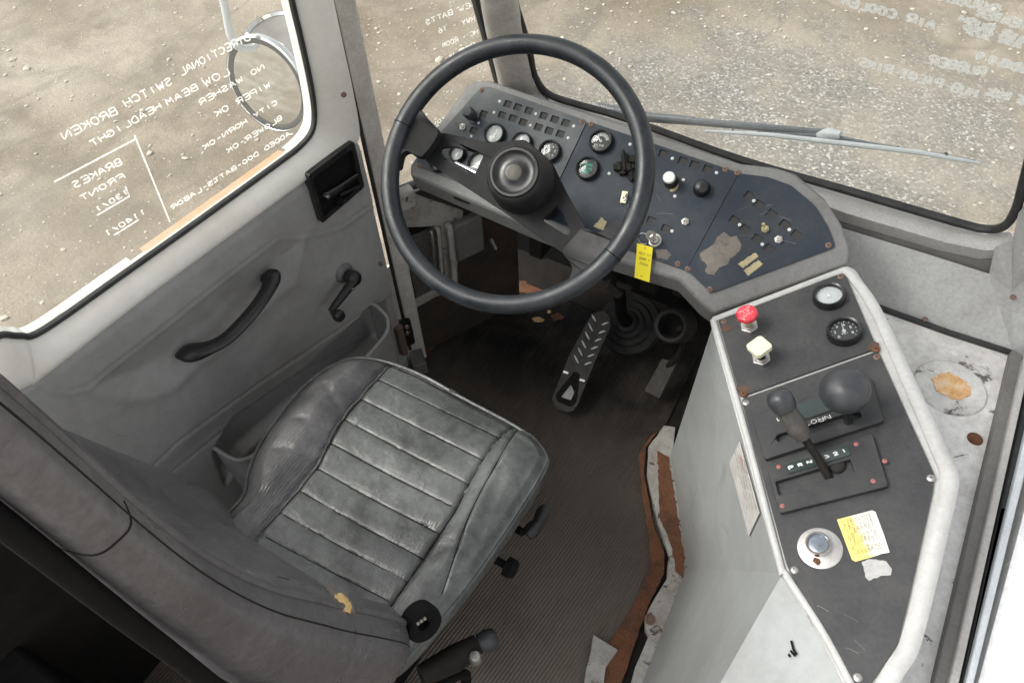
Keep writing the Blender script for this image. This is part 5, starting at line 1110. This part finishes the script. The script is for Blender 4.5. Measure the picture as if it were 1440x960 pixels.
for k in range(3):
    b2 = BM(); lathe(b2, [(0, .0035), (.0025, .003), (.003, 0)], 8, Mq @ Matrix.Translation((-.021 + .0012 * k, -.006 + .006 * k, .0118))); obj('rivet', b2, 'steel', rk, smooth=1)
q0, q1, q2, q3 = S3(592, 950, .34), S3(640, 925, .33), S3(672, 905, .33), S3(695, 897, .33)
rl = blob('recliner_lever', [q0, q1, q2], [.024, .030, .022], 'dark', seat, ((0, 0, 1), .8)); blob('lever_tip', [q2, q2.lerp(q3, .5), q3, q3 + (q3 - q2) * .2], [.018, .023, .021, .012], 'knob', rl, ((0, 0, 1), .9))
b2 = BM(); lathe(b2, [(0, .012), (.009, .010), (.012, .004), (.012, -.01)], 14, Matrix.Translation(S3(668, 924, .345))); obj('bolt_head', b2, 'steel', rl, smooth=50)
blob('air_hose', smooth_path([S3(600, 975, .30), S3(625, 958, .28), S3(655, 948, .22), S3(650, 985, .12)], 5), .010, 'blackm', seat); blob('buckle_stalk', [S3(560, 975, .30), S3(545, 955, .36), S3(520, 950, .40)], .016, 'dark', seat, ((0, 0, 1), .6))
# black stand-in clutter, added to darken the area behind the seat
b2 = BM(); box(b2, (-1.06, -.80, -.004), (-.60, -.12, .42)); bx_ = obj('darkening_box', b2, 'blackm', bevel=.01); tag(bx_, 'black box added to darken the floor behind the seat at the lower left edge', 'box')
b2 = BM(); box(b2, (-.59, -.60, -.004), (-.26, -.06, .30)); bx_ = obj('darkening_tray', b2, 'blackm', bevel=.012); tag(bx_, 'low black tray added to darken the floor behind the backrest beside the black box', 'tray')

# ================================================================== FOOTWELL
pb_ = FLz(793, 578, .035); pt_ = FLz(846, 437, .17); pv = (pt_ - pb_); pu_ = Vector((pv.y, -pv.x, 0)).normalized(); pn_ = pu_.cross(pv).normalized(); PD = Frame(pb_, pu_, pn_)
trd = thing('brake_treadle', 'long metal brake treadle with raised grip bars and triangle emblem on the floor', 'pedal', (pb_.x, pb_.y, 0))
pl_ = [(776, 560), (800, 500), (829, 447), (838, 438), (850, 437), (858, 446), (859, 458), (838, 505), (812, 570), (806, 578), (795, 579), (781, 573)]
MT['tread'] = paint('treadle_metal', (.016, .0155, .015), .5, (.07, .055, .05), .6, 26, .2, 400, spec=.3, chip=(.30, .29, .28), chipamt=.70)
pp_ = obj('treadle_plate', plate(roundpoly(PD.pts(pl_), .006, 3), [], .010, 0), 'tread', trd, M=PD.M, bevel=.002)
prot = None
for (x, y, dx, dy) in [(835, 447, 3, 5), (830.5, 460, 3, 6), (826, 472, 3, 6), (821, 484, 3, 6), (816, 494.5, 3, 6), (810.5, 505, 3, 6), (851, 455, 5, -2), (846.5, 467, 5, -2), (841, 478, 5, -2), (836, 489, 5, -2), (831, 500, 5, -2), (827, 511, 5, -2)]:
    a, b = PD.px(x - dx * .9, y - dy * .9), PD.px(x + dx * .9, y + dy * .9); b2 = BM(); tube(b2, [(a.x, a.y, .0005), ((a.x + b.x) / 2, (a.y + b.y) / 2, .003), (b.x, b.y, .0005)], [.0015, .0028, .0015], 6); obj('grip_bar', b2, 'lite', pp_, M=PD.M, smooth=1)
tri_o = roundpoly(PD.pts([(808, 522), (815, 526), (810, 565), (802, 572), (784, 564), (781, 556)]), .006, 4); tri_i = roundpoly(PD.pts([(803, 541), (808, 552), (803, 563), (789, 558)]), .003, 3)
obj('triangle_emblem', plate(tri_o, [tri_i], .004, .0045), 'blackm', pp_, M=PD.M, bevel=.001)
MT['embl'] = paint('emblem_metal', (.24, .235, .23), .5, (.1, .09, .08), .7, 60, .3, 400, metal=.6); obj('emblem_centre', plate(tri_i, [], .002, .0025), 'embl', pp_, M=PD.M)
for (x, y) in ((796, 524), (819, 535)): c = PD.px(x, y); b2 = BM(); box(b2, (-.008, -.004, 0), (.008, .004, .006)); obj('hinge_lug', b2, 'steel', pp_, M=PD.at(c.x, c.y, 0), bevel=.001)
b2 = BM(); m_ = PD.px(806, 540); bs = PD.w(m_.x, m_.y, -.01); tube(b2, [bs, Vector((bs.x, bs.y + .02, .0))], .014, 10); tube(b2, [PD.w(0, pv.length * .7, -.008), Vector((pt_.x, pt_.y - .03, .0))], .010, 10); obj('treadle_support', b2, 'blackm', trd)
acc = thing('accelerator_pedal', 'dull grey rectangular pedal pad on a bent arm near the console foot', 'pedal', tuple(FLz(928, 532, .06)))
AF_a, AF_b = FLz(916, 555, .04), FLz(940, 508, .12); av = AF_b - AF_a; AF = Frame(AF_a, (av.y, -av.x, 0), Vector((av.y, -av.x, 0)).cross(av)); MT['pad'] = paint('pad_rubber', (.05, .047, .044), .8, (.12, .10, .085), .7, 30, .3, 300)
obj('pedal_pad', plate(roundpoly(AF.pts([(931, 504), (951, 511), (927, 560), (906, 549)]), .004, 3), [], .012, 0), 'pad', acc, M=AF.M, bevel=.003)
blob('pedal_arm', smooth_path([AF.w(0, av.length * .8, -.01), FLz(955, 498, .16), FLz(960, 480, .22), FLz(955, 462, .34)], 4), .008, 'dark', acc)
# heater duct and column boot
dc_ = Vector(FLz(944, 458, .36)); dn_ = (CAM - dc_).normalized(); dn_ = (dn_ + Vector((-.25, -.1, -.15))).normalized(); HD = Frame(dc_, (1, 0, 0), dn_)
dt = thing('heater_duct', 'round black heater outlet under the dashboard corner beside the console', 'duct', tuple(dc_))
b2 = BM(); lathe(b2, [(.026, -.05), (.030, -.01), (.031, .006), (.038, .008), (.043, .002), (.045, -.02), (.05, -.10)], 40); obj('outlet_ring', b2, 'bootgrey', dt, M=HD.M, smooth=50)
b2 = BM(); lathe(b2, [(0, -.035), (.03, -.035)], 24); obj('duct_depth', b2, 'blackm', dt, M=HD.M)
b2 = BM(); tube(b2, [HD.w(0, 0, -.06), HD.w(0, .02, -.16) + Vector((0, .03, -.02)), HD.w(.02, .03, -.3)], [.05, .06, .07], 20); obj('duct_hose', b2, 'blackm', dt, smooth=1)
bt = thing('column_boot', 'concentric black rubber boot round the column on the toe board', 'boot', tuple(FLz(884, 455, .10))); BF = Frame(FLz(884, 455, .10), (1, 0, 0), (0, -.55, .83))
b2 = BM(); lathe(b2, [(.02, .05), (.03, .045), (.034, .03), (.045, .028), (.050, .014), (.064, .012), (.070, 0), (.088, -.002), (.092, -.02)], 40); obj('boot_rings', b2, 'bootgrey', bt, M=BF.M, smooth=35)
b2 = BM(); tube(b2, [BF.w(0, 0, -.02), BF.w(0, .0, .12), Vector((-.46, 1.12, .62))], [.02, .016, .016], 12); obj('boot_shaft', b2, 'blackm', bt, smooth=1)
# brackets, hoses and wires hanging under the dash
random.seed(21)
ud = thing('under_dash_bracket', 'black frame bracket and linkage in the shade under the dashboard', 'bracket', (-.5, 1.25, .5))
for k in range(9):
    x = -.82 + k * .07 + random.uniform(-.02, .02); b2 = BM(); box(b2, (x, 1.14 + random.uniform(0, .1), .44 + random.uniform(-.08, .1)), (x + random.uniform(.015, .05), 1.24, .60)); obj('bracket_arm', b2, random.choice(('dark', 'blackm', 'dark')), ud, bevel=.003)
for k in range(7):
    x = random.uniform(-.8, -.3); y = random.uniform(1.1, 1.2); o = strand('cable', smooth_path([(x, y, .66), (x + random.uniform(-.05, .05), y + .03, .50), (x + random.uniform(-.12, .12), y + .08, .42), (x + random.uniform(-.1, .15), y + .2, .50)], 6), random.uniform(.003, .006), random.choice(('blackm', 'dark', 'blackm', 'bootgrey')), ud, 8)
b2 = BM(); tube(b2, [hit(690, 335, (0, 1.2, 0), (0, 1, 0)), hit(697, 350, (0, 1.2, 0), (0, 1, 0))], .006, 8); obj('bright_bolt', b2, 'steel', ud)
b2 = BM(); q = hit(853, 398, (0, 1.06, 0), (0, 1, 0)); tube(b2, [q, q + Vector((.03, .01, -.03))], .012, 8); tube(b2, [q + Vector((.02, .01, 0)), q + Vector((.05, .02, -.01))], .008, 8); obj('cable_clamp', b2, 'dark', ud)
for (x, y, r) in ((756, 449, .012), (772, 438, .005), (783, 446, .014), (724, 398, .01), (716, 405, .008)):
    pts = [FLz(x + r * 700 * random.uniform(.6, 1.2) * math.cos(k * .7), y + r * 420 * random.uniform(.6, 1.2) * math.sin(k * .7), .003) for k in range(9)]
    b2 = BM(); extrude_poly(b2, pts, (0, 0, -.002)); o = obj('rust_flake', b2, 'foam' if r < .013 else 'rust'); tag(o, {756: 'orange rust flake on the floor just under the wheel rim', 772: 'tiny pale flake beside the orange one under the wheel rim', 783: 'dark rust patch right of the orange flake under the wheel', 724: 'rust flake under the dashboard left of centre, farther one', 716: 'rust flake under the dashboard left of centre, nearer one'}[x], 'flake')
# vent, tubes and lamp box on the kick wall at the left
kp = thing('kick_panel_vent', 'corroded white vent panel with wire mesh and upright tubes left of the footwell', 'vent panel', tuple(QF.w(.18, .3, .03)))
def KP(x, y, h=.006): return QF.px(x, y, h)
a = [KP(565, 300), KP(640, 300), KP(628, 410), KP(585, 440)]
fo = [(566, 268), (652, 296), (640, 408), (612, 418), (580, 436), (569, 420)]; fi_ = [(572, 320), (620, 318), (628, 400), (580, 424)]
obj('vent_frame', plate(roundpoly(QF.pts(fo, .012), .006, 2), [QF.pts(fi_, .012)], .008, .012), 'chipped', kp, M=QF.M, bevel=.0015)
b2 = BM(); extrude_poly(b2, [QF.w(p.x, p.y, .0035) for p in QF.pts(fi_, .004)], QF.n * .001); obj('vent_back', b2, 'blackm', kp)
b2 = BM(); lo_c = KP(572, 424); hi_c = KP(625, 318); X0, X1 = sorted((KP(574, 360).x, KP(626, 360).x)); Y0, Y1 = sorted((KP(600, 415).y, KP(600, 322).y))
for k in range(26): x = X0 + (X1 - X0) * k / 25; box(b2, (x - .0007, Y0, .006), (x + .0007, Y1, .0074))
for k in range(34): y = Y0 + (Y1 - Y0) * k / 33; box(b2, (X0, y - .0007, .0075), (X1, y + .0007, .0088))
o = obj('wire_mesh', b2, 'steel', kp, M=QF.M); stuff(o)
for (x0, y0, x1, y1, r, m_) in ((633, 322, 640, 396, .009, 'chipped'), (617, 325, 622, 392, .005, 'chipped'), (608, 330, 613, 398, .004, 'steel')):
    a, b = KP(x0, y0, .035), KP(x1, y1, .035); b2 = BM(); tube(b2, smooth_path([QF.w(a.x, a.y, .02), QF.w(a.x, a.y - .01, .034), QF.w(b.x, b.y, .034), QF.w(b.x, b.y - .02, .02)], 4), r, 10); obj('upright_tube', b2, m_, kp, smooth=1)
a = KP(640, 340, .03); b2 = BM(); box(b2, (a.x, a.y - .08, .0), (a.x + .09, a.y + .05, .03)); obj('duct_box', b2, 'recess', kp, M=QF.M, bevel=.008)
lb_ = QF.px(573, 280, .03); b2 = BM(); box(b2, (lb_.x - .03, lb_.y - .03, 0), (lb_.x + .022, lb_.y + .02, .035)); o = obj('metal_box', b2, 'chipped', M=QF.M, bevel=.006); tag(o, 'small pale metal box fixed below the left end of the dashboard', 'box')
hb_ = PFr.px(567, 470, .03); hg = door
b2 = BM(); box(b2, (hb_.x - .028, hb_.y - .05, .0), (hb_.x + .028, hb_.y + .035, .035)); hg = obj('hinge_plate', b2, 'dark', hg, M=PFr.M, bevel=.008)
b2 = BM(); tube(b2, [PFr.w(hb_.x - .008, hb_.y - .06, .045), PFr.w(hb_.x - .008, hb_.y + .05, .045)], .012, 12); obj('hinge_pin', b2, 'rustscrew', hg, smooth=50)
b2 = BM(); lathe(b2, [(0, .006), (.006, .005), (.008, 0)], 8, PFr.at(hb_.x + .012, hb_.y + .01, .036)); lathe(b2, [(0, .006), (.006, .005), (.008, 0)], 8, PFr.at(hb_.x + .014, hb_.y + .032, .034)); obj('hinge_bolt', b2, 'steel', hg, smooth=50)
b2 = BM(); q = FLz(588, 508, .03); box(b2, (-.03, -.02, -.03), (.03, .02, .02)); o = obj('sill_end_block', b2, 'recess', M=Matrix.Translation(q) @ Matrix.Rotation(-.7, 4, 'Z'), bevel=.004); tag(o, 'grey block on the floor corner below the door hinge', 'block')

# ================================================================== OUTSIDE: mirrors and wiper
mx = -1.35
def mirror(label, c, n_, r, dome):
    t_ = thing('door_mirror', label, 'mirror', tuple(c), 'round mirrors outside the door window'); Fm = Frame(c, Vector(n_).cross(Vector((0, 0, 1))), n_)
    b2 = BM(); lathe(b2, [(r * .955, .006), (r * .99, .0105), (r * 1.04, .009), (r * 1.06, 0), (r * 1.03, -.010), (r * .8, -.03 * dome), (r * .4, -.045 * dome), (0, -.05 * dome)], 56); obj('housing', b2, 'chrome', t_, M=Fm.M, smooth=60)
    b2 = BM(); lathe(b2, [(r * .87, .0072), (r * .90, .0098), (r * .975, .0098), (r * .98, .006)], 56); obj('rim_gasket', b2, 'seal', t_, M=Fm.M, smooth=60)
    b2 = BM(); lathe(b2, [(0, .0095)] + [(r * .935 * k / 10, .0095 - .004 * (k / 10)**2) for k in range(1, 11)], 56); obj('mirror_glass', b2, 'mirror', t_, M=Fm.M, smooth=1)
    return t_, Fm
mc = hit(378, 119, (mx, 0, 0), (1, 0, 0)); mt_, Fm = mirror('round convex mirror in a chrome rim seen through the front edge of the door window', mc, Vector((.12, -1, .18)).normalized(), .112, 1)
mc2 = hit(388, 52, (mx - .05, 0, 0), (1, 0, 0)); n2 = Vector((.05, -.25, 1)).normalized(); Fm2 = Frame(mc2, (1, 0, 0), n2); mt2 = thing('door_mirror', 'second round mirror seen almost edge-on behind and above the convex one', 'mirror', tuple(mc2), 'round mirrors outside the door window')
b2 = BM(); lathe(b2, [(.074, .0), (.080, .006), (.086, .004), (.088, -.004), (.082, -.012), (.05, -.03), (0, -.035)], 48); obj('housing', b2, 'chrome', mt2, M=Fm2.M, smooth=60)
b2 = BM(); lathe(b2, [(0, -.012), (.05, -.010), (.076, -.001)], 48); obj('dark_dish', b2, 'recess', mt2, M=Fm2.M, smooth=1)
b2 = BM(); tube(b2, smooth_path([hit(300, -60, (mx - .02, 0, 0), (1, 0, 0)), hit(316, 10, (mx - .02, 0, 0), (1, 0, 0)), hit(334, 66, (mx - .03, 0, 0), (1, 0, 0)), mc + Vector((0, .07, .06)), mc + Vector((0, .05, 0))], 5), .0085, 10); o = obj('mirror_arm', b2, 'lite', smooth=1); tag(o, 'thin grey tubular arm reaching down to the round mirrors', 'mirror arm')
wpt = lambda x, y, h=-.04: (lambda p: WF.w(p.x, p.y, h))(WF.px(x, y, h))
wip = thing('windshield_wiper', 'blue-grey wiper parked along the lower windshield, outside the glass', 'wiper', tuple(wpt(1165, 190)))
b2 = BM(); tube(b2, [wpt(840, 150, -.05), wpt(913, 164, -.05), wpt(975, 169, -.05)], [.010, .0095, .008], 10, flat=(WF.n, .9)); tube(b2, [wpt(975, 170, -.048), wpt(1070, 178, -.042), wpt(1162, 186, -.040)], [.0068, .0060, .0055], 8); obj('wiper_arm', b2, 'wiper', wip, smooth=1)
b2 = BM(); tube(b2, [wpt(905, 170, -.044), wpt(980, 175, -.044), wpt(1160, 191, -.036)], .0028, 6); obj('arm_rod', b2, 'wiper', wip, smooth=1)
b2 = BM(); tube(b2, [wpt(1150, 190, -.036), wpt(1165, 188, -.036), wpt(1182, 190, -.036)], [.007, .011, .007], 12); obj('blade_hinge', b2, 'lite', wip, smooth=1)
b2 = BM(); tube(b2, [wpt(992, 184.5, -.022), wpt(1080, 189.5, -.022), wpt(1180, 201, -.022), wpt(1290, 214, -.022), wpt(1379, 230, -.022)], [.003, .0045, .005, .0045, .003], 8); obj('wiper_blade', b2, 'lite', wip, smooth=1)
b2 = BM(); tube(b2, [wpt(1040, 186, -.026), wpt(1110, 189, -.032), wpt(1165, 191, -.034), wpt(1235, 205, -.031), wpt(1310, 216, -.026), wpt(1372, 227, -.024)], [.002, .0035, .0045, .0040, .003, .002], 8); obj('blade_bridge', b2, 'wiper', wip, smooth=1)
for k, (x, y) in enumerate(((1030, 186), (1068, 188), (1120, 194), (1210, 205), (1262, 210), (1330, 219))): b2 = BM(); tube(b2, [wpt(x, y - 3, -.030), wpt(x + 1, y + 2, -.022)], .0035, 6); obj('blade_claw', b2, 'seal', wip)
